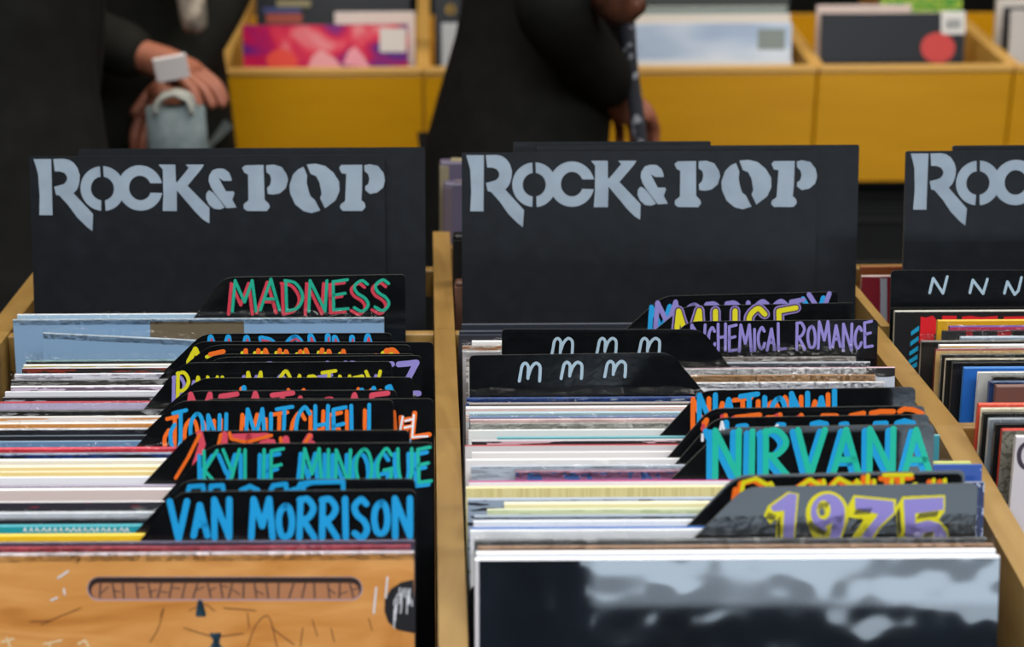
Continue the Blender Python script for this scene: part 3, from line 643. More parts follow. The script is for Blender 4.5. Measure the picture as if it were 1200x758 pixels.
# the numerals 1975: yellow block shadow, purple face, black hatching
def P5(P): return [(880+x/4.615, 560+y/4.615) for x, y in P]
def fill(polys, m, y, nm):
    mb = MB()
    for P in polys:
        Q = [L.loc(*p) for p in P5(P)]; ar = sum(Q[k][0]*Q[(k+1) % len(Q)][1]-Q[(k+1) % len(Q)][0]*Q[k][1] for k in range(len(Q)))
        if ar < 0: Q.reverse()
        mb.add([(a, y, b) for a, b in Q], [tuple(range(len(Q)))])
    return mb.build(nm, m, o)
one = [(105, 155), (205, 82), (248, 88), (236, 230), (225, 400), (170, 400), (180, 175), (120, 180)]
nine_o = arc(415, 185, 92, 100, 0, 360, 30)[:-1]
seven = [(562, 105), (770, 125), (772, 185), (690, 265), (640, 340), (615, 400), (560, 400), (600, 310), (690, 195), (565, 165)]
five = [(825, 115), (1040, 103), (1040, 170), (890, 190), (888, 245), (960, 228), (1020, 245), (1058, 300), (1060, 400), (1005, 400), (985, 310), (945, 290), (900, 340), (880, 400), (835, 310)]
fill([[(70, 200), (92, 150), (200, 74), (258, 84), (245, 230), (232, 400), (130, 400), (140, 215), (105, 250)],
      arc(412, 192, 116, 122, 0, 360, 30)[:-1]+[], [(300, 235), (340, 330), (405, 330), (400, 400), (465, 400), (528, 220), (420, 200)],
      [(520, 160), (555, 92), (785, 115), (782, 190), (700, 270), (645, 360), (640, 400), (490, 400), (560, 300), (610, 225), (520, 210)],
      [(780, 165), (820, 100), (1050, 92), (1048, 178), (1015, 225), (1060, 270), (1072, 330), (1070, 400), (795, 400), (790, 250)]], YELLOW, -.0002, 'numeral_shadow')
fill([one, nine_o, [(330, 250), (410, 262), (448, 225), (425, 320), (408, 400), (458, 400), (500, 260), (508, 190)], seven, five], PURPLE, -.0004, 'numeral')
for gap in (arc(392, 172, 38, 52, 0, 360, 20)[:-1], [(400, 262), (440, 240), (425, 300)], [(888, 190), (1020, 175), (1000, 215), (888, 245)], [(930, 300), (990, 285), (985, 320), (945, 330)]):
    fill([gap], YELLOW, -.0005, 'numeral_gap')
mb = MB(); rs = random.Random(3)
for (xa, ya, xb, yb, n) in ((85, 200, 130, 215, 4), (150, 215, 150, 330, 6), (310, 245, 400, 300, 8), (360, 150, 420, 140, 4), (560, 180, 650, 175, 7), (545, 270, 590, 225, 5), (795, 170, 805, 300, 9), (900, 205, 1010, 190, 9), (930, 310, 985, 300, 5), (820, 310, 880, 320, 5)):
    for k in range(n):
        t = (k+.5)/n; x = xa+(xb-xa)*t; y = ya+(yb-ya)*t; q = P5([(x+6, y-12), (x-6, y+14)])
        ribbon(mb, [L.loc(*p) for p in q], .0009, -.0006)
mb.build('hatching', mat('black_ink', '1a1a1c', .5), o)
fill([arc(383, 182, 17, 22, 0, 360, 16)[:-1]], M_CARD, -.0006, 'numeral_eye')
MR(633.5, '6f7478', 'grey record under loose clear film, in front of the numbered card, middle bin', edge='9a9c9c', xl=(556, 631), filmy=.012)
MR(640.5, '9a7558', 'light brown record under loose film behind the front white one, middle bin', edge='b89478', xl=(560, 641), filmy=.006, inner=False)
MR(646.5, 'eceef2', 'white record immediately behind the shiny dark front cover, middle bin', edge='f6f6f8', xl=(558, 647), inner=False)
m_gloss = noise_mat('shiny_dark_cover', [(.3, '14181d'), (.7, '1d232b')], (1, 1, 1), 12, 3, rough=.07, bump=.62, bscale=7, coat=1.0, spec=1.0)
o, L, e = record('mid', 654.5, 600, None, 'foremost middle record, shiny dark cover mirroring the window light', cover=m_gloss, edge='f0eef0', xl=(556.5, 654.5), t=.0045, inner=False, width=.3155)
mb = MB()
mb.add([(e[0], -.0002, .0), (e[0]+.0024, -.0002, .0), (e[0]+.0024, -.0002, e[2]-.001), (e[0], -.0002, e[2]-.001)], [(0, 1, 2, 3)])
mb.build('pale_border', mat('pale_border', 'cfcbcd', .4), o)

# ================================================================== RIGHT BIN
ZR = 1.0148
L_N = card(358, 1100, [(1500, 400), (1452, 316), (1043, 316.5)], 'black divider card marked with grey letters N, below the right-hand sign', tab='left', alpha=12, ztop=ZR, lmin=.3945,
     layers=[([[(1089.5, 343), (1093.5, 326), (1105, 343.5), (1110, 324)], [(1136.5, 343), (1140, 328), (1152, 344), (1157, 327)], [(1177, 343.5), (1180.5, 330), (1189, 345), (1193, 341), (1197, 325)]], 3.2, GREY, 0, 0)])
def RR(xl, y, color, label, alpha, **k):
    return record('right', y, xl, color, label, xl=(xl, y), alpha=alpha, ztop=k.pop('ztop', ZR), **k)
M_TORN = noise_mat('black_sleeve_print', [(.3, '101013'), (.7, '18181b')], (1, 1, 1), 20, 3, rough=.4)
o, L, e = RR(1046, 364, None, 'grey-edged record with black, red and blue cover under the letter N card', 11, cover=M_TORN, edge='b9b8ac', t=.0040, inner=False)
mb = MB(); rs = random.Random(12)
for k, y in enumerate((385.5, 397.5, 409, 419, 427.5)):
    q = [L.loc(*p) for p in ((1067.5-k*.9, y+3), (1077-k*.6, y-4), (1077-k*.6, y+1.5), (1067.5-k*.9, y+8))]
    mb.add([(a, -.0002, b) for a, b in q], [(3, 2, 1, 0)])
mb.build('blue_dash', mat('blue_print', '1792b8', .4), o)
for P in ([(1079, 371), (1085, 372), (1093, 369.5), (1097, 374), (1098, 382), (1099, 388), (1094, 393), (1095, 400), (1088, 398), (1077, 402), (1078, 390)], [(1104, 370), (1121, 370), (1121, 380), (1104, 380)], [(1127, 371), (1137, 370), (1150, 371.5), (1169, 370), (1169, 380), (1127, 380)], [(1176, 371), (1200, 370.5), (1230, 371), (1230, 380), (1176, 380)]):
    Q = [L.loc(*p) for p in P]; ar = sum(Q[k][0]*Q[(k+1) % len(Q)][1]-Q[(k+1) % len(Q)][0]*Q[k][1] for k in range(len(Q)))
    if ar < 0: Q.reverse()
    link('red_patch', [(a, -.0002, b) for a, b in Q], [tuple(range(len(Q)))], mat('red_print', 'd01422', .45), o)
RR(1099, 375, 'c99a10', 'mustard yellow record in the right bin', 9.9, edge='d8b23a', inner=False)
RR(1113, 382, 'b02a50', 'raspberry record with a violet edge in front of the mustard one, right bin', 9.2, edge='5a3f8a', inner=False)
RR(1105, 388, '1b1b1e', 'black record with red dashes in front of the raspberry one, right bin', 8.6, c2='c22a30', edge='3a3a3c', pat=(7, 1, 2), th=.6, filmy=True)
RR(1126, 394.5, '8f9cab', 'grey-blue record behind the film-wrapped black one, right bin', 8.0, edge='b4bec8')
RR(1079, 399.5, '1c1c1c', 'film-wrapped black record standing furthest left in the right bin', 7.5, edge='8a8a84', filmy=True)
RR(1101, 404, 'd6d6d8', 'white record with a mustard band, right bin', 7.0, c2='b8923c', edge='e0e0e2', pat=(2, 1, 150))
RR(1097, 409.5, 'caa66a', 'tan record with a dark red edge, right bin', 6.6, edge='7a2c2c', inner=False)
RR(1104, 415.5, '26241f', 'black-brown film-wrapped record in front of the tan one, right bin', 6.2, edge='8c8a80', filmy=True)
RR(1109, 420.5, '1f201e', 'black record with a cream left edge, right bin', 5.9, edge='cfc8b2', filmy=True)
RR(1117, 425, '18191b', 'plain black record right behind the bright blue one, right bin', 5.6, edge='4a4a48', filmy=True)
RR(1130, 430.5, '1f62b4', 'bright blue record in the right bin', 5.3, edge='3a7ac0', inner=False)
RR(1147, 436.5, 'b7b7b2', 'light grey record in front of the bright blue one, right bin', 5.0, edge='dcdad4')
RR(1164, 441.5, '1c1c1a', 'glossy black record in front of the light grey one, right bin', 4.8, edge='7c7a74', filmy=True)
RR(1160, 447, '27406e', 'dark blue record behind the brown-spined one, right bin', 4.6, edge='5a6c90', filmy=True)
RR(1168, 452, '6b4a42', 'brown-spined record lowest of the rear group in the right bin', 4.3, edge='7a5a50', inner=False, t=.005)
RR(1147, 473, 'c9452f', 'orange-red record, first in front of the cross rail in the right bin', 4, ztop=1.012, edge='e05a40', inner=False)
RR(1151, 479, 'd9cdb0', 'buff record in front of the orange-red one, right bin', 4, ztop=1.012, edge='e4dcc4')
RR(1153, 484.5, '19191a', 'black record with a small yellow mark, right bin', 4, ztop=1.012, edge='5a5850', filmy=True)
RR(1160, 491, '7d858c', 'steel-grey record between two black ones, right bin', 4, ztop=1.012, edge='aeb4b8')
RR(1167, 497, '141517', 'black record behind the speckled grey one, right bin', 4, ztop=1.012, edge='47474a', filmy=True)
RR(1175, 503, '77756a', 'speckled grey-brown record with a red left edge, right bin', 4, ztop=1.012, c2='55534a', edge='c43a2c', pat=(60, 1, 60), inner=False)
o, L, e = RR(1191, 511, 'c9c4c8', 'pale record with a dark ring print, foremost in the right bin', 4, ztop=1.014, edge='dcdada', inner=False)
mb = MB(); ribbon(mb, [L.loc(*p) for p in arc(1203, 534, 9, 14, 0, 360, 26)], .003, -.0003); mb.build('ring_print', mat('ring_print', '3a3440', .5), o)

# ================================================================== SECOND RACK: what shows between the signs
XB = [(.0245, 190), ]
MB_R = record('back_c', 312, 1010, '8a4a26', 'rust-brown record behind the maroon one, beside the right-hand sign', alpha=5, edge='9a5a30', xl=(1009, 312), inner=False)
o, L, e = record('back_c', 323, 1010, '6e1420', 'maroon record with a silver-grey stripe left of the right-hand sign', alpha=5, edge='b8a49c', xl=(1010, 323), inner=False)
q = [L.loc(1031.5, 326), L.loc(1039.5, 326), L.loc(1039.5, 392), L.loc(1031.5, 392)]
link('silver_stripe', [(a, -.0002, b) for a, b in q], [(3, 2, 1, 0)], mat('silver_print', '8f8f98', .3), o)
# tall black boards and boxed sets standing in the second rack behind the middle sign
def upright(y, px_l, py, color, label, wd, t, edge, c2=None, name='boxed_record_set', cat='record box', bottom=FZ):
    P = hit_y(px_l, py, y); h = P.z-bottom
    mb = MB().box(0, wd, 0, t, 0, h, .002, 0)
    o = mb.build(name, [cover_mat(color, c2, (3, 1, 40))]); o.location = (P.x, y, bottom); tag(o, label, cat)
    s_ = MB().box(-.0006, .010, -.0006, t*.9, .004, h-.004, .001); s_.build('box_spine', mat('box_spine', edge, .6), o)
    l_ = MB().box(.012, wd-.004, .002, t-.002, h, h+.0012, .0004); l_.build('top_label', mat('box_top', edge, .6), o)
    return o
upright(1.720, 515.5, 190, '5c5468', 'tall box with grey-brown spine left of the middle sign, standing rearmost', .31, .018, '857a60', None)
upright(1.690, 520, 215, '564f63', 'tall violet-grey box in front of the grey-brown-spined one, left of the middle sign', .31, .016, '5a4f58')
upright(1.470, 531.5, 276, '0e0e10', 'tall black box left of the middle sign', .3, .016, '0c0c0c')
upright(1.440, 533.5, 331, '5b3a2c', 'brown box, lowest of the boxes left of the middle sign', .3, .014, '7a5442')

# ================================================================== FAR RACK WITH AMBER FRONT
FY, FS = 3.05, 620.0
def fx(px): return hit_y(px, 80, FY).x
FZT = hit_y(700, 80, FY).z; FZB = hit_y(900, 214, FY).z
FXD = [fx(256), fx(496), fx(728), fx(959), fx(1189), fx(1421)]
far = empty('record_rack', 'amber-fronted record rack in the background, out of focus', 'record rack', (.3, FY, 0))
def fpart(n, mb, m):
    for v in mb.v: v.x -= .3; v.y -= FY
    return mb.build(n, m, far)
tw = .026
for k in range(5):
    a, b = FXD[k], FXD[k+1]
    fpart('front_panel', MB().box(a+.0015, b-.0015, FY, FY+.02, FZB, FZT-.010, .003), M_YEL)
    fpart('front_rim', MB().box(a+.0015, b-.0015, FY-.003, FY+.022, FZT-.009, FZT+.002, .002), M_YELEDGE)
    fpart('bottom_board', MB().box(a+tw/2, b-tw/2, FY+.021, FY+1.1, FZB, FZB+.02), M_YEL)
    fpart('cross_board', MB().box(a+tw/2, b-tw/2, FY+.50, FY+.518, FZB+.02, FZT+.03), M_YEL)
for k, x in enumerate(FXD):
    s0 = -.008 if k == 0 else 0
    fpart('partition_board', MB().prism([(FY+.0215, FZB), (FY+1.1, FZB), (FY+1.1, FZT+.13), (FY+.62, FZT+.075), (FY+.0215, FZT+.004)], x-tw/2+s0, x+tw/2, 'x'), M_YELEDGE)
fpart('end_panel', MB().box(FXD[0]-tw/2-.012, FXD[0]+.012, FY-.004, FY+.0205, FZB, FZT+.003, .003), M_YELEDGE)
fpart('plinth', MB().box(FXD[0]+.06, FXD[-1]-.05, FY+.10, FY+.14, .04, FZB-.001), M_DARK)
for z in (FZB-.02, FZB-.045, FZB-.10, FZB-.19, FZB-.3):
    fpart('plinth_slat', MB().box(FXD[0]+.06, FXD[-1]-.05, FY+.086, FY+.0995, z-.004, z+.004), mat('plinth_slat', '23231f', .5))
for x in (FXD[0]+.12, FXD[-1]-.1): fpart('foot', MB().box(x-.03, x+.03, FY+.10, FY+1.0, 0, .039), M_DARK)

YPREV.clear()
def FR(k, y_off, py, px_l, px_r, color, label, c2=None, edge='d8d6d2', t=.005, alpha=9, cover=None, pat=(6, 1, 14), th=.5, b='f', sticker=()):
    """record in column k of the far rack: front foot y_off behind the panel, top edge at photo row py"""
    a = math.radians(alpha); u = Vector((0, math.sin(a), math.cos(a))); n = Vector((0, -math.cos(a), math.sin(a)))
    B = Vector((0, FY+.03+y_off, FZB+.022))
    P = hit_plane(px_l, py, B, n); Q = hit_plane(px_r, py, B, n); h = (P-B).dot(u)
    P.x = max(P.x, FXD[k]+tw/2+.003); Q.x = min(Q.x, FXD[k+1]-tw/2-.003)
    o = record_mesh('vinyl_record', 0, Q.x-P.x, h, t, cover or cover_mat(color, c2, pat, th), mat('sleeve_edge', edge, .55))
    o.location = (P.x, B.y, B.z); o.rotation_euler = (-a, 0, 0); tag(o, label, 'record')
    for nm, pts, c in sticker:
        S = []
        for p in pts:
            q = hit_plane(p[0], p[1], B, n); S.append((q.x-P.x, -.0004, (q-B).dot(u)))
        ar = sum(S[j][0]*S[(j+1) % len(S)][2]-S[(j+1) % len(S)][0]*S[j][2] for j in range(len(S)))
        link(nm, S if ar > 0 else S[::-1], [tuple(range(len(S)))], mat(nm, c, .5), o)
    return o
def rect(x0, x1, y0, y1): return [(x0, y1), (x1, y1), (x1, y0), (x0, y0)]
m_pink = noise_mat('magenta_cover', [(.30, '1f2f8c'), (.42, '7a1f7c'), (.52, 'c4124e'), (.62, 'e23a55'), (.72, 'e88a90')], (1, 1, 1.2), 9, 2, rough=.3, distort=.8)
m_ice = noise_mat('icy_blue_cover', [(.3, '7f93b4'), (.5, 'a9bcd6'), (.7, 'd5deea')], (1, 1, 3), 4, 2, rough=.3)
FR(0, 0, 29, 284, 478, None, 'magenta and blue record with a white square sticker, left end of the far rack', cover=m_pink, edge='3a2a3a',
   sticker=[('price_sticker', rect(445, 476, 33, 61), 'd8d2cc'), ('orange_patch', [(314, 78), (312, 68), (320, 60), (332, 57), (342, 62), (350, 72), (345, 79)], 'e84a3a'), ('pale_patch', [(360, 80), (366, 66), (376, 58), (392, 68), (402, 80)], 'eaa0a4'), ('pale_patch', [(402, 76), (408, 60), (416, 54), (426, 66), (434, 79)], 'ec9ca8')])
FR(0, .035, 14, 392, 492, 'd9c8c0', 'pale pinkish record end behind the magenta one, far rack', edge='e6dcd4')
FR(0, .06, -8, 300, 480, '15171c', 'dark record with red and blue print behind the magenta one, far rack', edge='2a2a2c',
   sticker=[('red_print', rect(312, 354, 16, 27), 'a04838'), ('blue_print', rect(308, 352, 9, 15), '3a4478'), ('tan_print', rect(324, 364, 0, 8), '8f8560')])
FR(1, .012, 27, 517.5, 560, 'b4b8bc', 'slim pale grey case left of the person in the black coat, far rack', edge='c8ccd0')
FR(1, .05, -6, 509, 620, '1f2228', 'dark record with a small gold ring left of the black coat, far rack', edge='4a4c50',
   sticker=[('gold_ring', arc(528, 11, 6, 6, 0, 350, 20), 'a8873a'), ('ring_centre', arc(528, 11, 4, 4, 0, 350, 18), '1a1b1e')])
FR(1, .08, -2, 600, 716, '3a4250', 'slate record mostly hidden behind the black coat, far rack', edge='6a7078')
FR(2, 0, 27, 741, 928, None, 'icy blue record with a white foot, far rack', cover=m_ice, edge='e9e6e2',
   sticker=[('price_sticker', rect(888, 920, 34, 58), '7f8a86'), ('white_foot_print', rect(741, 928, 70, 79.5), 'd8dade')])
FR(2, .03, 17, 738, 926, 'd9cfc4', 'ivory-edged record directly behind the icy blue one, far rack', edge='e4dccf', t=.007)
FR(2, .06, 8, 742, 922, '7c8a86', 'grey-green record two behind the icy blue one, far rack', edge='cfc8bc')
FR(2, .10, -5, 740, 925, '2a3330', 'dark green-black record third behind the icy blue one, far rack', edge='5a6a64')
FR(3, 0, 15, 951, 1132, '26272b', 'black record with a round red sticker and white label, far rack', edge='d6c4b8', t=.009, cover=mat('black_cover', '222327', .35),
   sticker=[('red_sticker', arc(1099, 56, 20, 18, 0, 350, 30), 'c4403c'), ('white_label', rect(1103, 1131, 13, 40), 'd8d6d2'), ('label_print', rect(1108, 1126, 22, 34), 'b0b0b0')])
FR(3, .035, 6, 941, 1068, 'cdb8b0', 'dusty pink record behind the black one with a red sticker, far rack', edge='d8c4bc')
FR(3, .07, -6, 1032, 1128, '3a8a2a', 'green record with yellow lettering behind the red-stickered black one, far rack', c2='c0c43a', edge='5a9a3a', pat=(30, 1, 30), th=.55)
FR(4, .02, 12, 1156, 1330, 'b9b4b0', 'grey-white record at the right edge of the far rack', edge='d8d0c8')
FR(4, .06, 8, 1146, 1320, '20252c', 'blue-black record behind the grey-white one at the right edge, far rack', edge='6a6a70')
FR(4, .10, -2, 1140, 1310, 'c9c2ba', 'pale record rearmost at the right edge of the far rack', edge='ddd6cc', t=.012)

# ================================================================== PEOPLE
M_SKIN = noise_mat('skin', [(.3, '8e5440'), (.7, 'a5664e')], (1, 1, 1), 8, 3, rough=.55)
def skin_mesh(name, V, E, Rd, mats, parent, levels=2, root=0):
    me = bpy.data.meshes.new(name); me.from_pydata(V, E, [])
    o = bpy.data.objects.new(name, me); COL.objects.link(o)
    sk = o.modifiers.new('skin', 'SKIN'); sk.use_smooth_shade = True
    for k, d in enumerate(me.skin_vertices[0].data):
        r = Rd[k]; d.radius = r if isinstance(r, tuple) else (r, r); d.use_root = (k == root)
    sb = o.modifiers.new('sub', 'SUBSURF'); sb.levels = levels; sb.render_levels = levels
    dg = bpy.context.evaluated_depsgraph_get(); m2 = bpy.data.meshes.new_from_object(o.evaluated_get(dg))
    o.modifiers.clear(); o.data = m2; bpy.data.meshes.remove(me)
    m2.materials.clear(); m2.materials.append(mats)
    m2.polygons.foreach_set('use_smooth', [True]*len(m2.polygons))
    if parent: o.parent = parent
    return o
def loft(name, rings, m, parent, n=28, cap=True, smooth=True):
    """rings: (centre, half width along local x, half width along local y)"""
    v = []; f = []
    for c, rx, ry in rings:
        for k in range(n):
            a = 2*math.pi*k/n; v.append((c[0]+rx*math.cos(a), c[1]+ry*math.sin(a), c[2]))
    for j in range(len(rings)-1):
        for k in range(n): f.append((j*n+k, j*n+(k+1) % n, (j+1)*n+(k+1) % n, (j+1)*n+k))
    if cap: f.append(tuple(range((len(rings)-1)*n, len(rings)*n)))
    o = link(name, v, f, m, parent, None, smooth)
    s = o.modifiers.new('thick', 'SOLIDIFY'); s.thickness = .006; s.offset = -1
    return o
def folds(o, amp, seed, k=9):
    for v in o.data.vertices:
        q = noise.noise((v.co.x*k+seed, v.co.y*k, v.co.z*1.6)); r = Vector((v.co.x, v.co.y, 0))
        if r.length > 1e-4: v.co += r.normalized()*q*amp
def person(label, loc, rz, m_coat, m_leg, m_hair, lean, hands, hair_len, hem, coat_w=1.0, chest=(.135, .19), head_drop=.0):
    """local frame: +x is the way the person faces, z up. hands: wrist targets (x, y, z) for left and right hand"""
    root = empty('person', label, 'person', loc, (0, 0, rz))
    hip, shz = .93, 1.40
    def bend(z): return lean*max(0, (z-hip)/(shz-hip))**1.2        # forward lean grows up the spine
    V = []; E = []; Rd = []
    def add(p, r, par=None):
        V.append(tuple(p)); Rd.append(r)
        if par is not None: E.append((par, len(V)-1))
        return len(V)-1
    pel = add((0, 0, hip), (.125, .15)); w_ = add((bend(1.08), 0, 1.08), (.10, .13), pel); ch = add((bend(1.28), 0, 1.28), (.11, .155), w_)
    nb = add((bend(1.42), 0, 1.42), .065, ch); hx = bend(1.42)
    nk = add((hx+.02+lean*.1, 0, 1.48-head_drop*.3), .05, nb)
    hc = Vector((hx+.04+lean*.3, 0, 1.575-head_drop)); 
    jw = add(hc+Vector((.0, 0, -.045)), (.062, .062), nk); sk = add(hc+Vector((-.005, 0, .03)), (.085, .078), jw); add(hc+Vector((-.01, 0, .085)), (.06, .058), sk)
    nose = add(hc+Vector((.098, 0, .0)), .010, jw)
    add(hc+Vector((.085, 0, -.065)), .018, jw)                      # chin
    for s in (1, -1): add(hc+Vector((-.01, s*.082, .005)), .014, sk)   # ears
    elb = []
    for s, hd in ((1, hands[0]), (-1, hands[1])):
        sh = Vector((bend(1.38), s*.165, 1.385)); wr = Vector(hd)
        d = wr-sh; L1, L2 = .285, .255; dist = min(d.length, L1+L2-.005); wr = sh+d.normalized()*dist
        a = (L1*L1-L2*L2+dist*dist)/(2*dist); hgt = math.sqrt(max(0, L1*L1-a*a))
        dn = d.normalized(); down = Vector((-.35, s*.35, -1)); down = (down-dn*down.dot(dn)).normalized()
        el = sh+dn*a+down*hgt; elb.append((sh, el, wr))
        i1 = add(sh, .058, ch); i2 = add(el, .042, i1); i3 = add(wr, .026, i2)
        fw = (wr-el).normalized(); side = fw.cross(Vector((0, 0, 1))).normalized(); up = side.cross(fw)
        pm = add(wr+fw*.045, (.020, .030), i3); kn = add(wr+fw*.085, (.016, .032), pm)
        for j, (off, ln) in enumerate(((-.030, .066), (-.010, .078), (.011, .072), (.030, .056))):
            b0 = wr+fw*.092+side*off; f1 = add(b0, .0095, kn); f2 = add(b0+fw*ln*.5-up*.010, .0088, f1); add(b0+fw*ln*.8-up*.034, .0075, f2)
        t1 = add(wr+fw*.035-side*.034*s*-1, .012, pm); add(wr+fw*.075-side*.052*s*-1-up*.012, .009, t1)
    for s in (1, -1):
        h1 = add((0, s*.09, hip-.06), .085, pel); k1 = add((.015, s*.095, .50), .058, h1); a1 = add((-.01, s*.095, .09), .038, k1)
        add((.14, s*.10, .03), .03, a1)
    skin_mesh('body', V, E, Rd, M_SKIN, root)
    # clothes
    cw = coat_w; cx_, cy_ = chest
    rings = [((-.03, 0, hem), cx_*1.45*cw, cy_*1.30*cw), ((-.02, 0, .72), cx_*1.28*cw, cy_*1.20*cw), ((0, 0, hip), cx_*1.10*cw, cy_*1.08*cw), ((bend(1.08), 0, 1.08), cx_*1.0*cw, cy_*.98*cw),
             ((bend(1.25), 0, 1.25), cx_*1.06*cw, cy_*1.04*cw), ((bend(1.36), 0, 1.36), cx_*.95*cw, cy_*1.03*cw), ((bend(1.42), 0, 1.425), cx_*.66, cy_*.66), ((hx+.01, 0, 1.465), .068, .068)]
    dense = []
    for j in range(len(rings)-1):
        for t in range(4):
            q = t/4; A, B = rings[j], rings[j+1]
            dense.append((tuple(A[0][i]*(1-q)+B[0][i]*q for i in range(3)), A[1]*(1-q)+B[1]*q, A[2]*(1-q)+B[2]*q))
    dense.append(rings[-1])
    c = loft('coat', dense, m_coat, root, 32, cap=False); folds(c, .016, loc[0]*7)
    for sh, el, wr in elb:
        e2 = el+(wr-el)*1.06
        skin_mesh('sleeve', [tuple(sh-Vector((0, 0, .0))), tuple(sh+(el-sh)*.5), tuple(el), tuple(el+(wr-el)*.5), tuple(e2)], [(0, 1), (1, 2), (2, 3), (3, 4)], [.078, .068, .058, .05, .045], m_coat, c)
    lv = []; le = []; lr = []
    lv.append((0, 0, hip-.03)); lr.append((.13, .155))
    for s in (1, -1):
        n0 = len(lv); lv += [(0, s*.092, hip-.14), (.015, s*.097, .5), (-.01, s*.097, .12)]; lr += [.098, .074, .066]; le += [(0, n0), (n0, n0+1), (n0+1, n0+2)]
    skin_mesh('trousers', lv, le, lr, m_leg, root)
    for s in (1, -1):
        skin_mesh('shoe', [(-.045, s*.1, .045), (.05, s*.1, .045), (.17, s*.103, .03)], [(0, 1), (1, 2)], [(.045, .045), (.045, .042), (.03, .038)], M_DARK, root)
    # hair: a shell over the skull, longer strands at the back and sides
    hv = []; hf = []; n, mrows = 30, 9
    for j in range(mrows):
        for k in range(n):
            a = 2*math.pi*k/n; ph = j/(mrows-1)*1.75
            front = max(0, math.cos(a)); r = .107+.006*noise.noise((a*3, j*.7, loc[0]))
            ph2 = ph*(1-.42*front)
            hv.append((hc.x-.012+r*math.sin(ph2)*math.cos(a), r*.93*math.sin(ph2)*math.sin(a), hc.z+.035+r*math.cos(ph2)))
    for j in range(mrows-1):
        for k in range(n): hf.append((j*n+k, (j+1)*n+k, (j+1)*n+(k+1) % n, j*n+(k+1) % n))
    hr = link('hair', hv, hf, m_hair, root, None, True); sd = hr.modifiers.new('thick', 'SOLIDIFY'); sd.thickness = .012; sd.offset = -1
    if hair_len > .05:
        rs = random.Random(5)
        for k in range(16):
            a = math.radians(70+220*k/15); x = hc.x-.012+.098*math.cos(a); y = .094*math.sin(a); fwd = (1 if abs(math.sin(a)) > .55 else .25)*lean
            P = [(x, y, hc.z+.03), (x+fwd*.12, y*1.06, hc.z-.09), (hc.x-.055+(x-hc.x)*.7, y*.95, hc.z-.10-hair_len*.5), (hc.x-.03+(x-hc.x)*.6+rs.uniform(-.015, .015), y*.85, hc.z-.1-hair_len*rs.uniform(.82, .98))]
            skin_mesh('hair_strand', P, [(0, 1), (1, 2), (2, 3)], [.028, .036, .036, .02], m_hair, hr, 1)
    for s in (1, -1):
        for nm, dx, r, mm in (('eye', .074, .0125, mat('eye_white', 'e4dfda', .2)), ('iris', .0835, .006, mat('dark_iris', '2a1c14', .2))):
            bm = bmesh.new(); bmesh.ops.create_uvsphere(bm, u_segments=12, v_segments=8, radius=r); me = bpy.data.meshes.new(nm); bm.to_mesh(me); bm.free(); me.materials.append(mm)
            e = bpy.data.objects.new(nm, me); COL.objects.link(e); e.parent = root; e.location = hc+Vector((dx-.006, s*.032, .022))
    skin_mesh('mouth', [tuple(hc+Vector((.079, -.022, -.038))), tuple(hc+Vector((.086, 0, -.037))), tuple(hc+Vector((.079, .022, -.038)))], [(0, 1), (1, 2)], [.004, .0065, .004], mat('lips', '9a4a44', .5), root, 1)
    return root, elb, hc
M_BLK = noise_mat('black_wool', [(.3, '0d0d0c'), (.7, '161614')], (1, 1, 1), 30, 4, rough=.85, spec=.2)
M_OLV = noise_mat('olive_black_cloth', [(.3, '11120e'), (.7, '1a1a15')], (1, 1, 1), 25, 4, rough=.85, spec=.2)
M_JEAN = noise_mat('grey_denim', [(.3, '5c6769'), (.7, '77817f')], (1, 1, 1), 60, 3, rough=.8)
M_BROWN = noise_mat('brown_hair', [(.3, '2a1610'), (.7, '55301f')], (14, 14, 1.5), 6, 3, rough=.45)
M_DKHAIR = noise_mat('dark_hair', [(.3, '120e0c'), (.7, '241a16')], (14, 14, 1.5), 6, 3, rough=.5)
def at_y(px, py, y): return hit_y(px, py, y)
# woman in the middle
py_ = 2.45; c0 = at_y(609, 100, py_)
hnd = at_y(738, 150, py_-.05)
wl = (at_y(760, 60, py_).x-c0.x, .02, 1.02)
root, elb, hc = person('person in a long black coat with brown hair, leaning over the far rack', (c0.x, py_, 0), math.radians(8), M_BLK, M_BLK, M_BROWN, .10,
       [(.10, .21, .93), (hnd.x-c0.x-.05, -.12, hnd.z+.07)], .22, .42, coat_w=.93, chest=(.135, .185), head_drop=.03)
sc = [(.07, -.08, 1.43), (.11, -.13, 1.25), (.128, -.155, 1.06), (.150, -.16, .93)]
skin_mesh('scarf', sc, [(0, 1), (1, 2), (2, 3)], [(.03, .03), (.016, .024), (.010, .014), (.010, .012)], noise_mat('speckled_scarf', [(.4, '2a2c34'), (.6, '9a9ca4')], (1, 1, 1), 60, 2, rough=.8, constant=True), root, 1)
lock = []
for px, py, yy in ((650, -190, 2.33), (684, -110, 2.22), (700, -50, 2.17), (710, -8, 2.16), (722, 16, 2.16), (742, 13, 2.17), (757, 0, 2.18)):
    p = at_y(px, py, yy); d = Vector((p.x-c0.x, p.y-py_)); a = math.radians(-8)
    lock.append((d.x*math.cos(a)-d.y*math.sin(a), d.x*math.sin(a)+d.y*math.cos(a), p.z))
hair_ = [o for o in root.children if o.name.startswith('hair')][0]
skin_mesh('hair_strand', lock, [(k, k+1) for k in range(6)], [.05, .05, .045, .036, .026, .018, .010], M_BROWN, hair_, 1)
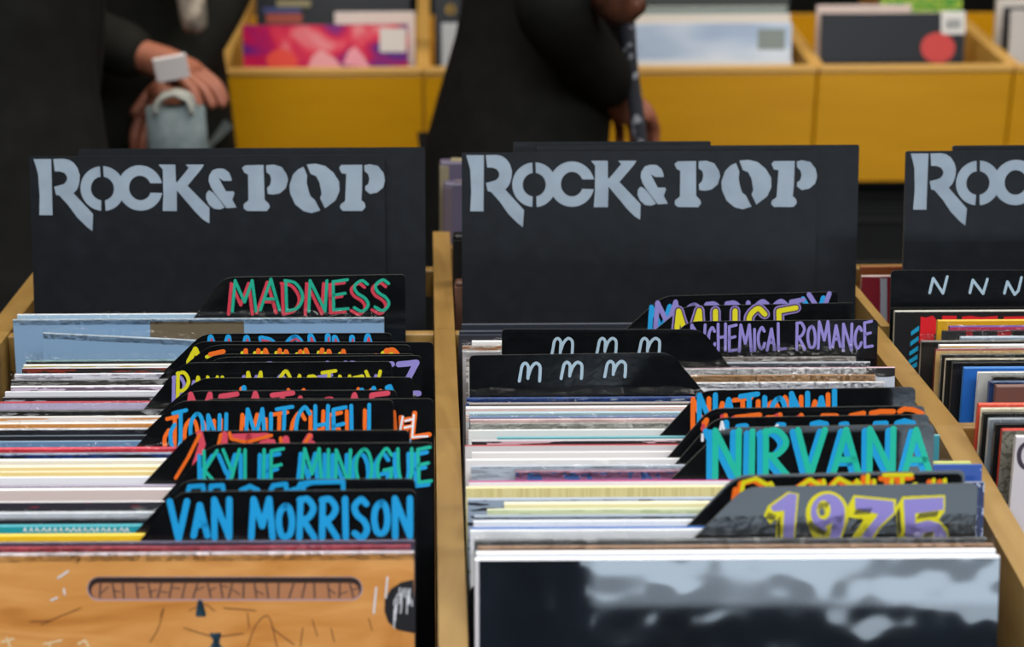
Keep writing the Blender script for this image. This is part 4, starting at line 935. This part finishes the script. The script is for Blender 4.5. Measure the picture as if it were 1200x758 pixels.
# two people at the left
c1p = at_y(-60, 120, 2.15)
person('person in a plain black coat cut off by the left edge of the photo', (c1p.x, 2.15, 0), math.radians(70), M_BLK, M_BLK, M_DKHAIR, .05, [(.13, .07, .86), (.13, -.07, .86)], .02, .62, coat_w=1.12)
c2p = at_y(112, 120, 2.75); h2 = at_y(166, 66, 2.50); h3 = at_y(206, 96, 2.60)
ang = math.radians(-72)
def tol(p): 
    d = Vector((p.x-c2p.x, p.y-2.75)); return (d.x*math.cos(-ang)-d.y*math.sin(-ang), d.x*math.sin(-ang)+d.y*math.cos(-ang), p.z)
root, elb, hc = person('person in an olive-black coat holding a folded white paper, left of the far rack', (c2p.x, 2.75, 0), ang, M_OLV, M_JEAN, M_DKHAIR, .08,
       [tol(h3), tol(h2)], .25, .66, coat_w=1.12)
sc = [tol(at_y(px, py, yy)) for px, py, yy in ((200, -150, 2.66), (216, -80, 2.60), (224, 0, 2.56), (230, 42, 2.55))]
skin_mesh('scarf', sc, [(0, 1), (1, 2), (2, 3)], [(.04, .04), (.03, .034), (.026, .03), (.022, .028)], noise_mat('beige_scarf', [(.4, '6a6258'), (.6, 'a89c8c')], (1, 1, 1), 30, 2, rough=.9), root, 1)
pp = at_y(200, 82, 2.38)
pm_ = MB().box(-.023, .026, -.004, .004, -.015, .021, .001).box(-.022, .023, .0045, .0075, -.014, .019, .001)
po = pm_.build('folded_paper', mat('white_paper', 'd9d2d0', .7)); po.location = pp; po.rotation_euler = (.2, -.15, .15); tag(po, 'folded white paper in the hand of the person in the olive-black coat', 'paper')
# grey tote bag hanging from the forearm
bp_ = at_y(207, 152, 2.40)
bag = empty('tote_bag', 'grey tote bag hanging from the arm of the person in the olive-black coat', 'bag', (bp_.x, 2.40, bp_.z-.13))
bgm = noise_mat('grey_canvas', [(.3, '5c6a6c'), (.7, '747f81')], (1, 1, 1), 50, 3, rough=.85)
rings = [((0, 0, -.16), .048, .022), ((0, 0, -.12), .054, .03), ((0, 0, .0), .050, .032), ((0, 0, .11), .046, .028), ((0, 0, .165), .044, .02)]
bo = loft('bag_body', rings, bgm, bag, 24, cap=False)
bv = bo.data; bm = bmesh.new(); bm.from_mesh(bv); bm.verts.ensure_lookup_table(); bm.faces.new([bm.verts[k] for k in range(23, -1, -1)]); bm.to_mesh(bv); bm.free()
for s in (-1, 1):
    skin_mesh('bag_handle', [(-.028, s*.019, .155), (-.024, s*.019, .178), (0, s*.012, .186), (.024, s*.019, .178), (.028, s*.019, .155)], [(0, 1), (1, 2), (2, 3), (3, 4)], [(.009, .004)]*5, mat('bag_handle', 'a9aaa2', .8), bag, 1)
